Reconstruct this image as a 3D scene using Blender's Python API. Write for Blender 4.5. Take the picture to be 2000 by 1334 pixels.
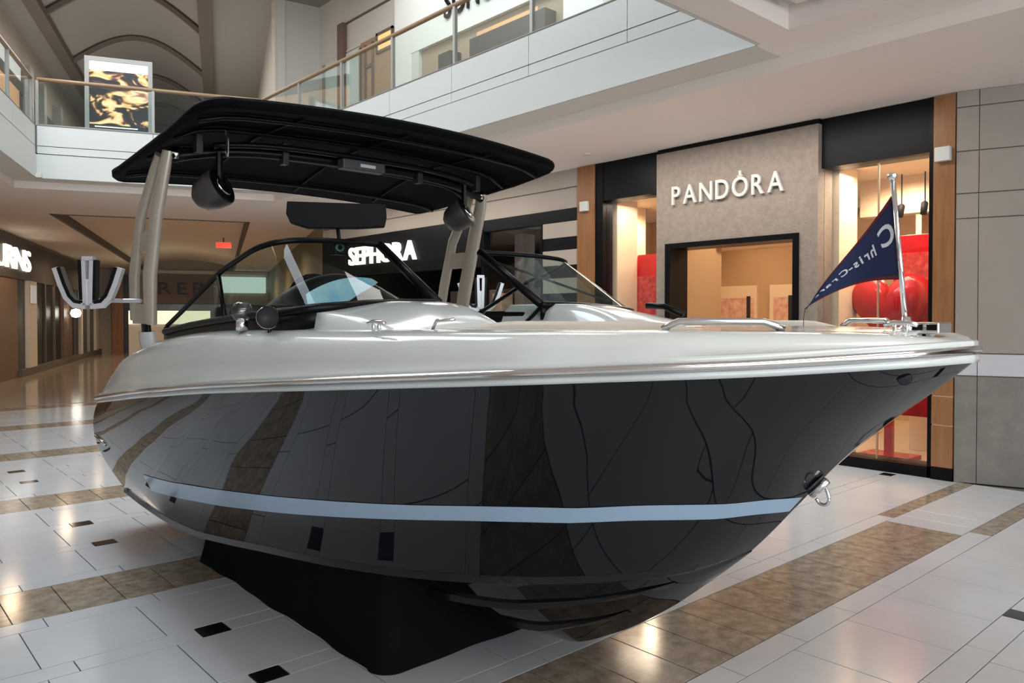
import bpy, math, random
import numpy as np
from mathutils import Matrix, Vector

# ------------------------------------------------------------------ camera, world, lights, exposure
sc = bpy.context.scene
for o in list(bpy.data.objects):
    bpy.data.objects.remove(o)
COL = sc.collection
R = math.radians
rnd = random.Random(7)

cam_d = bpy.data.cameras.new('camera')
cam_d.sensor_width = 36.0
cam_d.lens = 1503.0 / 2000.0 * 36.0
cam_d.shift_y = -0.0117
cam_d.clip_end = 200
cam = bpy.data.objects.new('camera', cam_d)
cam.location = (0, 0, 1.6)
cam.rotation_euler = (R(90 - 0.9), 0, R(-41.8))
COL.objects.link(cam)
sc.camera = cam

world = bpy.data.worlds.new('world')
sc.world = world
world.use_nodes = True
world.node_tree.nodes['Background'].inputs[0].default_value = (0.8, 0.9, 1.0, 1)
world.node_tree.nodes['Background'].inputs[1].default_value = 0.35

sc.view_settings.view_transform = 'Standard'
sc.view_settings.look = 'None'
sc.view_settings.gamma = 1.0
sc.view_settings.use_curve_mapping = False
sc.view_settings.exposure = 0.22
sc.cycles.adaptive_threshold = 0.08
sc.cycles.adaptive_min_samples = 16
sc.cycles.max_bounces = 6
sc.cycles.diffuse_bounces = 3
sc.cycles.glossy_bounces = 3
sc.cycles.transparent_max_bounces = 16
sc.cycles.sample_clamp_indirect = 6.0
sc.cycles.caustics_reflective = False
sc.cycles.caustics_refractive = False

def area(name, loc, size, power, color, rot=(0, 0, 0)):
    l = bpy.data.lights.new(name, 'AREA')
    l.shape = 'RECTANGLE'
    l.size, l.size_y = size
    l.energy = power
    l.color = color
    o = bpy.data.objects.new(name, l)
    o.location = loc
    o.rotation_euler = rot
    COL.objects.link(o)
    return o

def spot(name, loc, power, color, size=165, radius=0.12):
    l = bpy.data.lights.new(name, 'SPOT')
    l.energy = power; l.color = color; l.spot_size = R(size); l.spot_blend = 0.6; l.shadow_soft_size = radius
    o = bpy.data.objects.new(name, l)
    o.location = loc
    COL.objects.link(o)
    return o

CA = R(21.0)
C2 = (math.sin(CA), math.cos(CA))      # along the far corridor
E2 = (C2[1], -C2[0])                   # across it
def cw0(u, w):
    return (3.27 + u * E2[0] + w * C2[0], 22.86 + u * E2[1] + w * C2[1])
WARM = (1.0, 0.72, 0.46)
WARM2 = (1.0, 0.93, 0.85)
COOL = (0.88, 0.95, 1.0)
area('skylight', (1.6, 8.6, 9.3), (2.4, 9.0), 520, (0.80, 0.91, 1.0))
area('added_back_fill', (-1.5, -8.7, 3.0), (17.0, 4.5), 1150, (0.86, 0.93, 1.0), (R(90), 0, 0))  # added fill lights behind the viewer, brightening ceilings and shopfronts
area('added_back_fill', (-1.5, -8.7, 7.0), (17.0, 4.0), 520, (0.86, 0.93, 1.0), (R(90), 0, 0))
area('added_coffer_fill', (1.6, -1.2, 3.97), (5.0, 1.6), 90, (1.0, 0.93, 0.86))  # added out-of-view fill for the near area; the coffer itself has no lamp
area('aisle_light', (7.2, 5.2, 3.74), (0.4, 4.0), 75, WARM2)
area('aisle_light', (7.2, 11.0, 3.74), (0.4, 5.0), 55, WARM2)
for u_ in (1.5, 5.8):
    for w_ in (-6.0, -0.5, 5.0, 11.0):
        spot('corridor_downlight', cw0(u_, w_) + (3.7,), 140 if w_ > -5 else 80, WARM)
area('gallery_light', (7.8, 9.0, 9.3), (1.5, 10.0), 260, (1, 0.97, 0.92))
area('gallery_light', cw0(3.0, 4.0) + (9.25,), (3.0, 14.0), 240, (1.0, 0.94, 0.85), (0, 0, -CA))
area('gallery_light', cw0(3.0, 2.0) + (4.6,), (3.5, 12.0), 130, (1.0, 0.94, 0.85), (R(180), 0, CA))
area('gallery_light', cw0(1.2, -10) + (9.2,), (2.0, 9.0), 300, (1, 0.96, 0.9), (0, 0, -CA))
for x_ in (9.3, 11.4):
    for y_ in (3.7, 5.4, 7.2):
        if not (x_ < 9.5 and y_ > 7.5):
            spot('pandora_downlight', (x_, y_, 3.24), 88, (1.0, 0.76, 0.50))
area('pandora_window_light', (8.6, 3.5, 3.22), (0.45, 0.9), 24, (1.0, 0.80, 0.60))
area('pandora_window_light', (8.6, 6.75, 3.22), (0.45, 0.8), 15, (1.0, 0.80, 0.60))
area('sephora_light', (10.3, 11.0, 3.0), (2.0, 4.5), 30, (1.0, 0.9, 0.8))

# ------------------------------------------------------------------ materials
def nodes(m):
    m.use_nodes = True
    nt = m.node_tree
    return nt, nt.nodes, nt.links

MATS = {}
def mat(name, col, rough=0.5, metal=0.0, coat=0.0, var=None, vscale=6.0, bump=0.0, bscale=60.0, stretch=None, emit=0.0, spec=0.5, detail=5.0):
    if name in MATS:
        return MATS[name]
    m = bpy.data.materials.new(name)
    nt, N, L = nodes(m)
    p = N['Principled BSDF']
    c = tuple(col) + (1,)
    p.inputs['Base Color'].default_value = c
    p.inputs['Roughness'].default_value = rough
    p.inputs['Metallic'].default_value = metal
    p.inputs['Coat Weight'].default_value = coat
    p.inputs['Coat Roughness'].default_value = 0.03
    p.inputs['Specular IOR Level'].default_value = spec
    if emit:
        p.inputs['Emission Color'].default_value = c
        p.inputs['Emission Strength'].default_value = emit
    if var is not None or bump:
        tc = N.new('ShaderNodeNewGeometry')
        mp = N.new('ShaderNodeMapping')
        L.new(tc.outputs['Position'], mp.inputs['Vector'])
        if stretch:
            mp.inputs['Scale'].default_value = stretch
    if var is not None:
        nz = N.new('ShaderNodeTexNoise')
        nz.inputs['Scale'].default_value = vscale
        nz.inputs['Detail'].default_value = detail
        nz.inputs['Roughness'].default_value = 0.65
        L.new(mp.outputs['Vector'], nz.inputs['Vector'])
        rp = N.new('ShaderNodeValToRGB')
        rp.color_ramp.elements[0].position = 0.3
        rp.color_ramp.elements[1].position = 0.7
        rp.color_ramp.elements[0].color = c
        rp.color_ramp.elements[1].color = tuple(var) + (1,)
        L.new(nz.outputs['Fac'], rp.inputs['Fac'])
        L.new(rp.outputs['Color'], p.inputs['Base Color'])
        if emit:
            L.new(rp.outputs['Color'], p.inputs['Emission Color'])
    if bump:
        nb = N.new('ShaderNodeTexNoise')
        nb.inputs['Scale'].default_value = bscale
        nb.inputs['Detail'].default_value = 3
        L.new(mp.outputs['Vector'], nb.inputs['Vector'])
        b = N.new('ShaderNodeBump')
        b.inputs['Strength'].default_value = bump
        b.inputs['Distance'].default_value = 0.02
        L.new(nb.outputs['Fac'], b.inputs['Height'])
        L.new(b.outputs['Normal'], p.inputs['Normal'])
    MATS[name] = m
    return m

def glassmat(name, tint=(0.9, 0.97, 0.95), refl=1.0, rough=0.0, ior=1.5):
    if name in MATS:
        return MATS[name]
    m = bpy.data.materials.new(name)
    nt, N, L = nodes(m)
    N.remove(N['Principled BSDF'])
    out = N['Material Output']
    tr = N.new('ShaderNodeBsdfTransparent')
    tr.inputs[0].default_value = tuple(tint) + (1,)
    gl = N.new('ShaderNodeBsdfGlossy')
    gl.inputs['Roughness'].default_value = rough
    gl.inputs['Color'].default_value = (refl, refl, refl, 1)
    lw = N.new('ShaderNodeLayerWeight')
    lw.inputs['Blend'].default_value = 0.5
    pw = N.new('ShaderNodeMath'); pw.operation = 'POWER'; pw.inputs[1].default_value = 4.5
    L.new(lw.outputs['Facing'], pw.inputs[0])
    ma = N.new('ShaderNodeMath'); ma.operation = 'MULTIPLY_ADD'
    f0 = ((ior - 1) / (ior + 1)) ** 2
    ma.inputs[1].default_value = (1 - f0) * 0.8; ma.inputs[2].default_value = f0
    L.new(pw.outputs[0], ma.inputs[0])
    mx = N.new('ShaderNodeMixShader')
    L.new(ma.outputs[0], mx.inputs[0])
    L.new(tr.outputs[0], mx.inputs[1])
    L.new(gl.outputs[0], mx.inputs[2])
    L.new(mx.outputs[0], out.inputs['Surface'])
    MATS[name] = m
    return m

M = dict(
    tile=mat('white_tile', (0.56, 0.58, 0.61), 0.13, var=(0.50, 0.512, 0.53), vscale=1.4, spec=0.5),
    tan=mat('tan_marble', (0.17, 0.13, 0.092), 0.13, var=(0.40, 0.345, 0.275), vscale=13, detail=8, spec=0.5),
    blk=mat('black_tile', (0.008, 0.008, 0.009), 0.1),
    grout=mat('grout', (0.10, 0.095, 0.09), 0.7),
    farfloor=mat('far_floor', (0.42, 0.36, 0.31), 0.10, var=(0.34, 0.28, 0.24), vscale=1.4),
    hull=mat('navy_gelcoat', (0.0025, 0.0038, 0.0065), 0.025, spec=0.44),
    stripe=mat('stripe_vinyl', (0.33, 0.46, 0.60), 0.12),
    deck=mat('white_gelcoat', (0.63, 0.67, 0.665), 0.16, coat=0.4),
    steel=mat('polished_steel', (0.78, 0.78, 0.78), 0.10, metal=1.0),
    chrome=mat('chrome', (0.85, 0.85, 0.86), 0.04, metal=1.0),
    tower=mat('champagne_metal', (0.47, 0.42, 0.35), 0.32, metal=0.25),
    canvas=mat('black_canvas', (0.0022, 0.0024, 0.003), 0.8, spec=0.08),
    black=mat('black_trim', (0.003, 0.003, 0.004), 0.35, spec=0.18),
    blackm=mat('matte_black', (0.004, 0.004, 0.005), 0.6, spec=0.15),
    cush=mat('cream_vinyl', (0.60, 0.55, 0.47), 0.45, bump=0.05, bscale=200),
    dark=mat('dark_vinyl', (0.02, 0.019, 0.021), 0.45, bump=0.05, bscale=200),
    dash=mat('dash_black', (0.006, 0.007, 0.010), 0.3, spec=0.2),
    sky_refl=mat('blue_sky_refl', (0.30, 0.55, 0.85), 0.2, var=(0.62, 0.82, 0.95), vscale=11),
    skirt=mat('black_cloth', (0.0018, 0.0018, 0.0026), 0.85, spec=0.12),
    wood=mat('orange_wood', (0.235, 0.098, 0.036), 0.4, var=(0.32, 0.15, 0.06), vscale=3.0, stretch=(6, 6, 0.6)),
    stone=mat('grey_stone', (0.20, 0.165, 0.135), 0.7, var=(0.27, 0.225, 0.19), vscale=14, bump=0.25, bscale=45),
    header=mat('black_header', (0.006, 0.007, 0.009), 0.4, spec=0.15),
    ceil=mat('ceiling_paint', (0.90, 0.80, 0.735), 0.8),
    soffit=mat('soffit_paint', (0.68, 0.64, 0.575), 0.7),
    fascia=mat('fascia_panel', (0.62, 0.63, 0.61), 0.55),
    groove=mat('groove_shadow', (0.20, 0.18, 0.16), 0.8),
    wall=mat('beige_wall', (0.46, 0.40, 0.345), 0.65, var=(0.43, 0.375, 0.32), vscale=1.5),
    walltile=mat('beige_wall_panel', (0.345, 0.30, 0.26), 0.45, var=(0.32, 0.277, 0.24), vscale=2),
    wainscot=mat('grey_wainscot', (0.18, 0.17, 0.15), 0.4, var=(0.235, 0.22, 0.195), vscale=6),
    whiteband=mat('pale_band', (0.58, 0.575, 0.61), 0.3),
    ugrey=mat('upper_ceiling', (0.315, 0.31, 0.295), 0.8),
    rib=mat('dark_rib', (0.13, 0.115, 0.10), 0.7),
    glass=glassmat('rail_glass', (0.92, 0.97, 0.96)),
    wglass=glassmat('shop_glass', (0.97, 0.98, 0.98)),
    wsglass=glassmat('windshield_glass', (0.66, 0.76, 0.71), refl=0.6, ior=1.35),
    globe=glassmat('globe_glass', (0.8, 0.83, 0.83), ior=1.8),
    rail=mat('rail_wood', (0.30, 0.19, 0.11), 0.35),
    post=mat('rail_post', (0.33, 0.32, 0.30), 0.4, metal=0.3),
    cream=mat('store_cream', (0.80, 0.64, 0.46), 0.6),
    storefloor=mat('store_floor', (0.62, 0.48, 0.34), 0.15),
    tanpart=mat('tan_partition', (0.36, 0.235, 0.14), 0.5),
    red=mat('red_gloss', (0.62, 0.012, 0.018), 0.2, var=(0.42, 0.006, 0.012), vscale=5),
    redart=mat('red_print', (0.75, 0.10, 0.09), 0.3, var=(0.30, 0.01, 0.012), vscale=16),
    paleart=mat('pale_print', (0.80, 0.60, 0.50), 0.5, var=(0.55, 0.20, 0.15), vscale=9),
    letter=mat('brushed_letter', (0.62, 0.60, 0.57), 0.3, metal=0.2),
    lit=mat('lit_letter', (1.0, 0.95, 0.88), 0.5, emit=1.1),
    litwarm=mat('lit_warm', (1.0, 0.93, 0.8), 0.5, emit=1.3),
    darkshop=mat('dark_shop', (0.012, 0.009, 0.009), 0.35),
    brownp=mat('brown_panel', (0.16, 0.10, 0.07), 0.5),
    pinkwall=mat('pink_wall', (0.26, 0.19, 0.18), 0.7),
    orangelit=mat('orange_lit', (0.95, 0.55, 0.22), 0.5, emit=0.55),
    whiteframe=mat('white_portal', (0.80, 0.84, 0.84), 0.5),
    beigein=mat('shop_interior', (0.36, 0.29, 0.22), 0.6),
    navyflag=mat('flag_navy', (0.006, 0.014, 0.065), 0.75, bump=0.1, bscale=400),
    redflag=mat('flag_trim', (0.10, 0.006, 0.012), 0.75),
    whiteflag=mat('flag_lettering', (0.62, 0.64, 0.72), 0.7),
    greenlit=mat('green_white_window', (0.72, 0.92, 0.85), 0.4, emit=0.55),
    yellowlit=mat('lit_display_top', (0.95, 0.95, 0.68), 0.4, emit=0.75),
    grey=mat('grey_plastic', (0.025, 0.025, 0.028), 0.4, spec=0.3),
    rack=mat('rack_metal', (0.62, 0.62, 0.66), 0.3, metal=0.4),
    glow=mat('downlight_glow', (1.0, 0.93, 0.82), 0.5, emit=6.0),
    strake=mat('strake_gelcoat', (0.008, 0.008, 0.009), 0.15, spec=0.5),
)

# ------------------------------------------------------------------ builders
def link(o, parent=None):
    COL.objects.link(o)
    if parent is not None:
        o.parent = parent
        if parent.type == 'EMPTY':
            o.matrix_parent_inverse = Matrix.Translation(parent.location).inverted()
    return o

def mobj(name, V, F, m, parent=None, smooth=False):
    me = bpy.data.meshes.new(name)
    me.from_pydata([tuple(v) for v in V], [], [tuple(f) for f in F])
    me.materials.append(m)
    if smooth:
        me.polygons.foreach_set('use_smooth', [True] * len(me.polygons))
    me.update()
    return link(bpy.data.objects.new(name, me), parent)

class MB:
    def __init__(s):
        s.V, s.F = [], []
    def add(s, V, F):
        n = len(s.V)
        s.V += [tuple(v) for v in V]
        s.F += [tuple(i + n for i in f) for f in F]
        return s
    def box(s, a, b, M4=None):
        x0, y0, z0 = a; x1, y1, z1 = b
        V = [(x0, y0, z0), (x1, y0, z0), (x1, y1, z0), (x0, y1, z0), (x0, y0, z1), (x1, y0, z1), (x1, y1, z1), (x0, y1, z1)]
        if M4 is not None:
            V = [tuple(M4 @ Vector(v)) for v in V]
        return s.add(V, [(0, 3, 2, 1), (4, 5, 6, 7), (0, 1, 5, 4), (1, 2, 6, 5), (2, 3, 7, 6), (3, 0, 4, 7)])
    def prism(s, poly, z0, z1):
        n = len(poly)
        ar = sum(poly[i][0] * poly[(i + 1) % n][1] - poly[(i + 1) % n][0] * poly[i][1] for i in range(n))
        if ar < 0:
            poly = poly[::-1]
        V = [(x, y, z0) for x, y in poly] + [(x, y, z1) for x, y in poly]
        F = [tuple(range(n - 1, -1, -1)), tuple(range(n, 2 * n))] + [(i, (i + 1) % n, n + (i + 1) % n, n + i) for i in range(n)]
        return s.add(V, F)
    def tube(s, P, r, n=10, cap=True, flat=None):
        P = [Vector(p) for p in P]
        rr = r if isinstance(r, (list, tuple)) else [r] * len(P)
        V, F = [], []
        up = Vector((0, 0, 1))
        prev = None
        for i, p in enumerate(P):
            t = (P[min(i + 1, len(P) - 1)] - P[max(i - 1, 0)]).normalized()
            if prev is None:
                a = t.cross(up)
                if a.length < 0.05:
                    a = t.cross(Vector((0, 1, 0)))
            else:
                a = prev - t * prev.dot(t)
            a.normalize(); prev = a
            b = t.cross(a)
            for k in range(n):
                w = 2 * math.pi * k / n
                V.append(p + (a * math.cos(w) + b * math.sin(w)) * rr[i])
        for i in range(len(P) - 1):
            for k in range(n):
                F.append((i * n + k, i * n + (k + 1) % n, (i + 1) * n + (k + 1) % n, (i + 1) * n + k))
        if cap:
            F.append(tuple(range(n - 1, -1, -1)))
            F.append(tuple((len(P) - 1) * n + k for k in range(n)))
        return s.add(V, F)
    def grid(s, rows, closed=False, flip=False):
        V = [v for r in rows for v in r]
        w = len(rows[0]); F = []
        for i in range(len(rows) - 1):
            for j in range(w if closed else w - 1):
                q = (i * w + j, i * w + (j + 1) % w, (i + 1) * w + (j + 1) % w, (i + 1) * w + j)
                F.append(q[::-1] if flip else q)
        return s.add(V, F)
    def lathe(s, prof, c, axis=(0, 0, 1), n=20):
        ax = Vector(axis).normalized()
        a = ax.orthogonal().normalized(); b = ax.cross(a); c = Vector(c)
        rows = [[c + ax * h + (a * math.cos(2 * math.pi * k / n) + b * math.sin(2 * math.pi * k / n)) * r for k in range(n)] for r, h in prof]
        s.grid(rows, closed=True)
        return s
    def build(s, name, m, parent=None, smooth=False, bevel=0.0, solid=0.0):
        o = mobj(name, s.V, s.F, m, parent, smooth)
        if solid:
            md = o.modifiers.new('solid', 'SOLIDIFY'); md.thickness = solid; md.offset = 0
        if bevel:
            md = o.modifiers.new('bevel', 'BEVEL'); md.width = bevel; md.segments = 3; md.limit_method = 'ANGLE'
            o.data.polygons.foreach_set('use_smooth', [True] * len(o.data.polygons))
            md2 = o.modifiers.new('wn', 'WEIGHTED_NORMAL')
        return o

def box(name, a, b, m, parent=None, bevel=0.0, M4=None):
    a2 = tuple(min(p, q) for p, q in zip(a, b)); b2 = tuple(max(p, q) for p, q in zip(a, b))
    return MB().box(a2, b2, M4).build(name, m, parent, bevel=bevel)

def prism(name, poly, z0, z1, m, parent=None):
    return MB().prism(list(poly), z0, z1).build(name, m, parent)

def thing(name, label, cat, loc=(0, 0, 0), group=None):
    o = bpy.data.objects.new(name, None)
    o.location = loc
    o.empty_display_size = 0.1
    COL.objects.link(o)
    return tag(o, label, cat, group)

def tag(o, label, cat, group=None):
    o['label'] = label; o['category'] = cat
    if group:
        o['group'] = group
    return o

def struct(o, label=None):
    o['kind'] = 'structure'
    if label:
        o['label'] = label
    return o

def frame(P, U):
    """matrix: local x along U (horizontal), local y = outward-left normal, z up, origin P"""
    U = Vector((U[0], U[1], 0)).normalized()
    Nn = Vector((-U.y, U.x, 0))
    return Matrix(((U.x, Nn.x, 0, P[0]), (U.y, Nn.y, 0, P[1]), (0, 0, 1, P[2] if len(P) > 2 else 0), (0, 0, 0, 1)))

_glyph = {}
def glyph(ch, depth=0.0, shear=0.0, bold=0.0):
    key = (ch, depth, shear, bold)
    if key not in _glyph:
        cu = bpy.data.curves.new('glyph', 'FONT')
        cu.body = ch; cu.size = 1.0; cu.extrude = depth; cu.shear = shear; cu.resolution_u = 4; cu.offset = bold
        o = bpy.data.objects.new('glyph', cu)
        COL.objects.link(o)
        bpy.context.view_layer.update()
        dg = bpy.context.evaluated_depsgraph_get()
        me = bpy.data.meshes.new_from_object(o.evaluated_get(dg))
        V = [tuple(v.co) for v in me.vertices]; F = [tuple(p.vertices) for p in me.polygons]
        bpy.data.objects.remove(o); bpy.data.curves.remove(cu); bpy.data.meshes.remove(me)
        _glyph[key] = (V, F)
    return _glyph[key]

def letters(txt, P, U, width, height, depth, m, parent, bold=0.0, gap=0.12):
    """letters on a vertical plane: start P (bottom of first), running along U; every letter its own part"""
    capV, _ = glyph('H')
    cap = max(v[1] for v in capV)
    U = Vector(U).normalized(); Z = Vector((0, 0, 1)); Nn = U.cross(Z)
    ws = []
    for ch in txt:
        V, F = glyph(ch, 0.5, 0.0, bold)
        ws.append((min(v[0] for v in V), max(v[0] for v in V)))
    tot = sum(b - a for a, b in ws) + gap * (len(txt) - 1)
    sx = width / tot; sz = height / cap
    u = 0.0; out = []
    for ch, (a, b) in zip(txt, ws):
        V, F = glyph(ch, 0.5, 0.0, bold)
        W = [Vector(P) + U * ((u + v[0] - a) * sx) + Z * (v[1] * sz) + Nn * ((v[2] + 0.5) * depth) for v in V]
        out.append(mobj('letter', W, F, m, parent))
        u += (b - a) + gap
    return out

# ------------------------------------------------------------------ the setting
OX, OY = 3.27, 22.86
def cw(u, w):
    """far-corridor frame: u metres right of the left shop wall, w metres down the corridor"""
    return (OX + u * E2[0] + w * C2[0], OY + u * E2[1] + w * C2[1])
def cpoly(u0, u1, w0, w1):
    return [cw(u0, w0), cw(u1, w0), cw(u1, w1), cw(u0, w1)]
def CF(u=0, w=0, z=0):
    """matrix with local x = u, local y = w, local z = z"""
    x, y = cw(u, w)
    return Matrix(((E2[0], C2[0], 0, x), (E2[1], C2[1], 0, y), (0, 0, 1, z), (0, 0, 0, 1)))
def cbox(name, u0, u1, w0, w1, z0, z1, m, parent=None, bevel=0.0):
    return box(name, (u0, w0, z0), (u1, w1, z1), m, parent, bevel, CF())

floor = prism('floor', [(-16, -10), (12, -10), (12, 16.2), (22, 50), (-16, 50)], -0.3, -0.012, M['grout'])
struct(floor, 'polished mall floor of white tiles with tan marble bands')
prism('far_paving', [(-16, 16.2), (11.8, 16.2), (21.5, 49), (-16, 49)], -0.012, 0.0, M['farfloor'], floor)

tiles = []     # (x0, x1, y0, y1, material key)
def row(y0, y1, kind, inset):
    x0, x1 = -8.3, 8.2
    if kind == 'big':
        j0, p = 0.72, 0.55
    elif kind == 'strip':
        j0, p = 0.85, 0.55
    else:
        j0, p = 0.715, 0.275
    xs = [j0 + p * n for n in range(-60, 60) if x0 < j0 + p * n < x1]
    xs = [x0] + xs + [x1]
    for a, b in zip(xs[:-1], xs[1:]):
        k = 'tan' if kind == 'band' else 'tile'
        if kind == 'band' and abs(y0 - 1.99) < 0.05 and a > 6.2:
            k = 'tile'
        if kind == 'strip' and a > 6.2 and (abs(y0 - 1.84) < 0.05 or abs(y0 - 2.53) < 0.05):
            k = 'tan'
        m = (a - 1.40) / 3.3
        if inset and abs(m - round(m)) < 0.01:
            tiles.append((a, a + 0.145, y0, y1, 'blk'))
            tiles.append((a + 0.145, b, y0, y1, k))
        else:
            tiles.append((a, b, y0, y1, k))
for k in range(-3, 6):
    B = 1.99 + 2.71 * k
    for a, b, kind, ins in ((0, .54, 'band', 0), (.54, .67, 'strip', 0), (.67, 1.23, 'big', 0), (1.23, 1.355, 'strip', 1), (1.355, 1.89, 'big', 0), (1.89, 2.03, 'strip', 1), (2.03, 2.56, 'big', 0), (2.56, 2.71, 'strip', 0)):
        if B + b < 16.2:
            row(B + a, B + b, kind, ins)
A0 = R(41.8)
def tile_score(t):
    x, y = (t[0] + t[1]) / 2, (t[2] + t[3]) / 2
    d = x * math.sin(A0) + y * math.cos(A0); l = x * math.cos(A0) - y * math.sin(A0)
    if d < 1.5:
        return 0
    px, py = 1000 + 1503 * l / d, 620 + 1503 * 1.6 / d
    if not (-40 < px < 2040 and py < 1400):
        return 0
    if 1.9 < x < 3.3 and 2.95 < y < 5.6:
        return 0
    # keep only what the hull leaves in sight
    if 420 < px < 960 and py < 1130 or 960 <= px < 1600 and py < 1240 - (px - 960) * 0.42:
        return 0
    return (t[1] - t[0]) * (t[3] - t[2]) / d ** 3
order = sorted(range(len(tiles)), key=lambda i: -tile_score(tiles[i]))
near = [i for i in order[:295] if tile_score(tiles[i]) > 0]
nearset = set(near)
G = 0.0028
tmesh = {}
for i in near:
    a, b, c, d, k = tiles[i]
    key = (round(b - a, 3), round(d - c, 3), k)
    if key not in tmesh:
        w, h = (b - a) / 2 - G, (d - c) / 2 - G
        me = bpy.data.meshes.new('floor_tile')
        mbt = MB().add([(-w, -h, -.012), (w, -h, -.012), (w, h, -.012), (-w, h, -.012), (-w, -h, -.0008), (w, -h, -.0008), (w, h, -.0008), (-w, h, -.0008),
                        (-w + .0012, -h + .0012, 0), (w - .0012, -h + .0012, 0), (w - .0012, h - .0012, 0), (-w + .0012, h - .0012, 0)],
                       [(0, 3, 2, 1), (0, 1, 5, 4), (1, 2, 6, 5), (2, 3, 7, 6), (3, 0, 4, 7), (4, 5, 9, 8), (5, 6, 10, 9), (6, 7, 11, 10), (7, 4, 8, 11), (8, 9, 10, 11)])
        me.from_pydata(mbt.V, [], mbt.F); me.materials.append(M[k])
        tmesh[key] = me
    o = bpy.data.objects.new('floor_tile', tmesh[key])
    COL.objects.link(o); o.parent = floor
    o.location = ((a + b) / 2, (c + d) / 2, 0)
for k, nm in (('tile', 'distant_tiles'), ('tan', 'distant_band_tiles'), ('blk', 'distant_inset_tiles')):
    mb = MB()
    for i, (a, b, c, d, kk) in enumerate(tiles):
        if kk == k and i not in nearset:
            mb.add([(a + G, c + G, -.012), (b - G, c + G, -.012), (b - G, d - G, -.012), (a + G, d - G, -.012), (a + G, c + G, 0), (b - G, c + G, 0), (b - G, d - G, 0), (a + G, d - G, 0)],
                   [(0, 1, 5, 4), (1, 2, 6, 5), (2, 3, 7, 6), (3, 0, 4, 7), (4, 5, 6, 7)])
    o = mb.build(nm, M[k], floor); o['kind'] = 'stuff'

# --- ceilings of the ground level
c1 = MB()
c1.prism([(-14, -9), (6.3, -9), (6.3, -2.6), (-14, -2.6)], 3.9, 4.4)
c1.prism([(-14, -2.6), (-2.5, -2.6), (-2.5, 3.14), (-14, 3.14)], 3.9, 4.4)
c1.prism([(5.77, -2.6), (6.3, -2.6), (6.3, 3.14), (5.77, 3.14)], 3.9, 4.4)
c1.prism([(-4, 3.14), (6.3, 3.14), (6.3, 3.46), (-4, 3.46)], 3.9, 4.4)
c1.prism([(5.9, 3.46), (6.3, 3.46), (6.3, 3.51), (5.9, 3.51)], 3.9, 4.4)
ceil_near = struct(c1.build('ceiling', M['ceil']), 'pinkish beige flat ceiling with recessed coffer above the walkway')
box('coffer_panel', (-2.35, -2.45, 4.02), (5.62, 2.99, 4.08), M['ceil'], ceil_near)
box('coffer_back', (-2.5, -2.6, 4.1), (5.77, 3.14, 4.14), M['soffit'], ceil_near)
c2 = struct(prism('ceiling', [(6.3, -9), (12.5, -9), (8.23, 2.7), (8.23, 12.985), (6.3, 13.725)], 3.78, 4.35, M['ceil']), 'lower beige ceiling over the aisle before the shopfronts')
for sx, sy in ((7.0, 1.75), (7.6, 7.0)):
    MB().lathe([(0.0, -0.02), (0.05, -0.02), (0.06, 0.0)], (sx, sy, 3.78)).build('sprinkler_plate', M['soffit'], c2)
MB().box((7.0, 1.05, 3.775), (7.42, 1.075, 3.785)).build('slot_diffuser', M['rib'], c2)
MB().box((6.3, 0.9, 3.776), (8.6, 0.906, 3.783)).build('ceiling_joint', M['rib'], c2)
c3 = MB()
c3.prism(cpoly(0, 1.93, -30, -7.44), 3.78, 4.35)
c3.prism(cpoly(0, 8.15, -7.44, -3.9), 3.78, 4.35)
c3.prism(cpoly(0, 1.8, -3.9, 16.3), 3.78, 4.35)
c3.prism(cpoly(5.8, 7.9, -3.9, 16.3), 3.78, 4.35)
ceil_far = struct(c3.build('ceiling', M['ceil']), 'pinkish ceiling of the far ground corridor with long coffer')
for a in (1.8, 5.72):
    cbox('coffer_edge', a, a + 0.08, -3.9, 16, 3.77, 4.2, M['rib'], ceil_far)
cbox('coffer_edge', 1.8, 5.8, -3.9, -3.8, 3.77, 4.2, M['rib'], ceil_far)
rows = []
for i in range(13):
    f = i / 12
    u = 1.85 + 3.9 * f
    z = 3.95 + 0.28 * math.sin(math.pi * f)
    rows.append([cw(u, -3.85) + (z,), cw(u, 16.0) + (z,)])
MB().grid(rows).build('coffer_vault', M['ceil'], ceil_far, smooth=True)

# --- roof and upper ceiling
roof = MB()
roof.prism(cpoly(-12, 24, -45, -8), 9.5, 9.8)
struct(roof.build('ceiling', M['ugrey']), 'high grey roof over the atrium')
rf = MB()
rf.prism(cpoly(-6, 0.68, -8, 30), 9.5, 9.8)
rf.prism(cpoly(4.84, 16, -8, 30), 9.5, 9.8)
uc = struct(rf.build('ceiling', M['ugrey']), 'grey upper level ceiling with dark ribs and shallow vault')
for a in (0.68, 4.66):
    cbox('long_rib', a, a + 0.34, -8, 30, 9.30, 9.52, M['rib'], uc)
def vz(f):
    return 9.5 + 0.95 * math.sin(math.pi * f)
rows = [[cw(0.9 + 3.85 * i / 16, -8) + (vz(i / 16),), cw(0.9 + 3.85 * i / 16, 30) + (vz(i / 16),)] for i in range(17)]
MB().grid(rows).build('vault', M['ugrey'], uc, smooth=True)
for w in (-3.5, 0.4, 4.4, 8.4, 12.4, 16.4):
    P = [cw(0.95 + 3.75 * i / 16, w) + (vz(i / 16) - 0.05,) for i in range(17)]
    MB().tube(P, 0.10, 6).build('cross_rib', M['rib'], uc)
def downlight(p, lab, r=0.09, vertical=True):
    t = thing('downlight', lab, 'light', p, 'recessed ceiling downlights')
    MB().lathe([(r * 1.3, 0.0), (r * 1.3, -0.02), (r, -0.02), (r, 0.0)], p).build('trim_ring', M['soffit'], t)
    MB().lathe([(0.0, -0.012), (r, -0.012)], p).build('lens', M['glow'], t)
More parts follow.
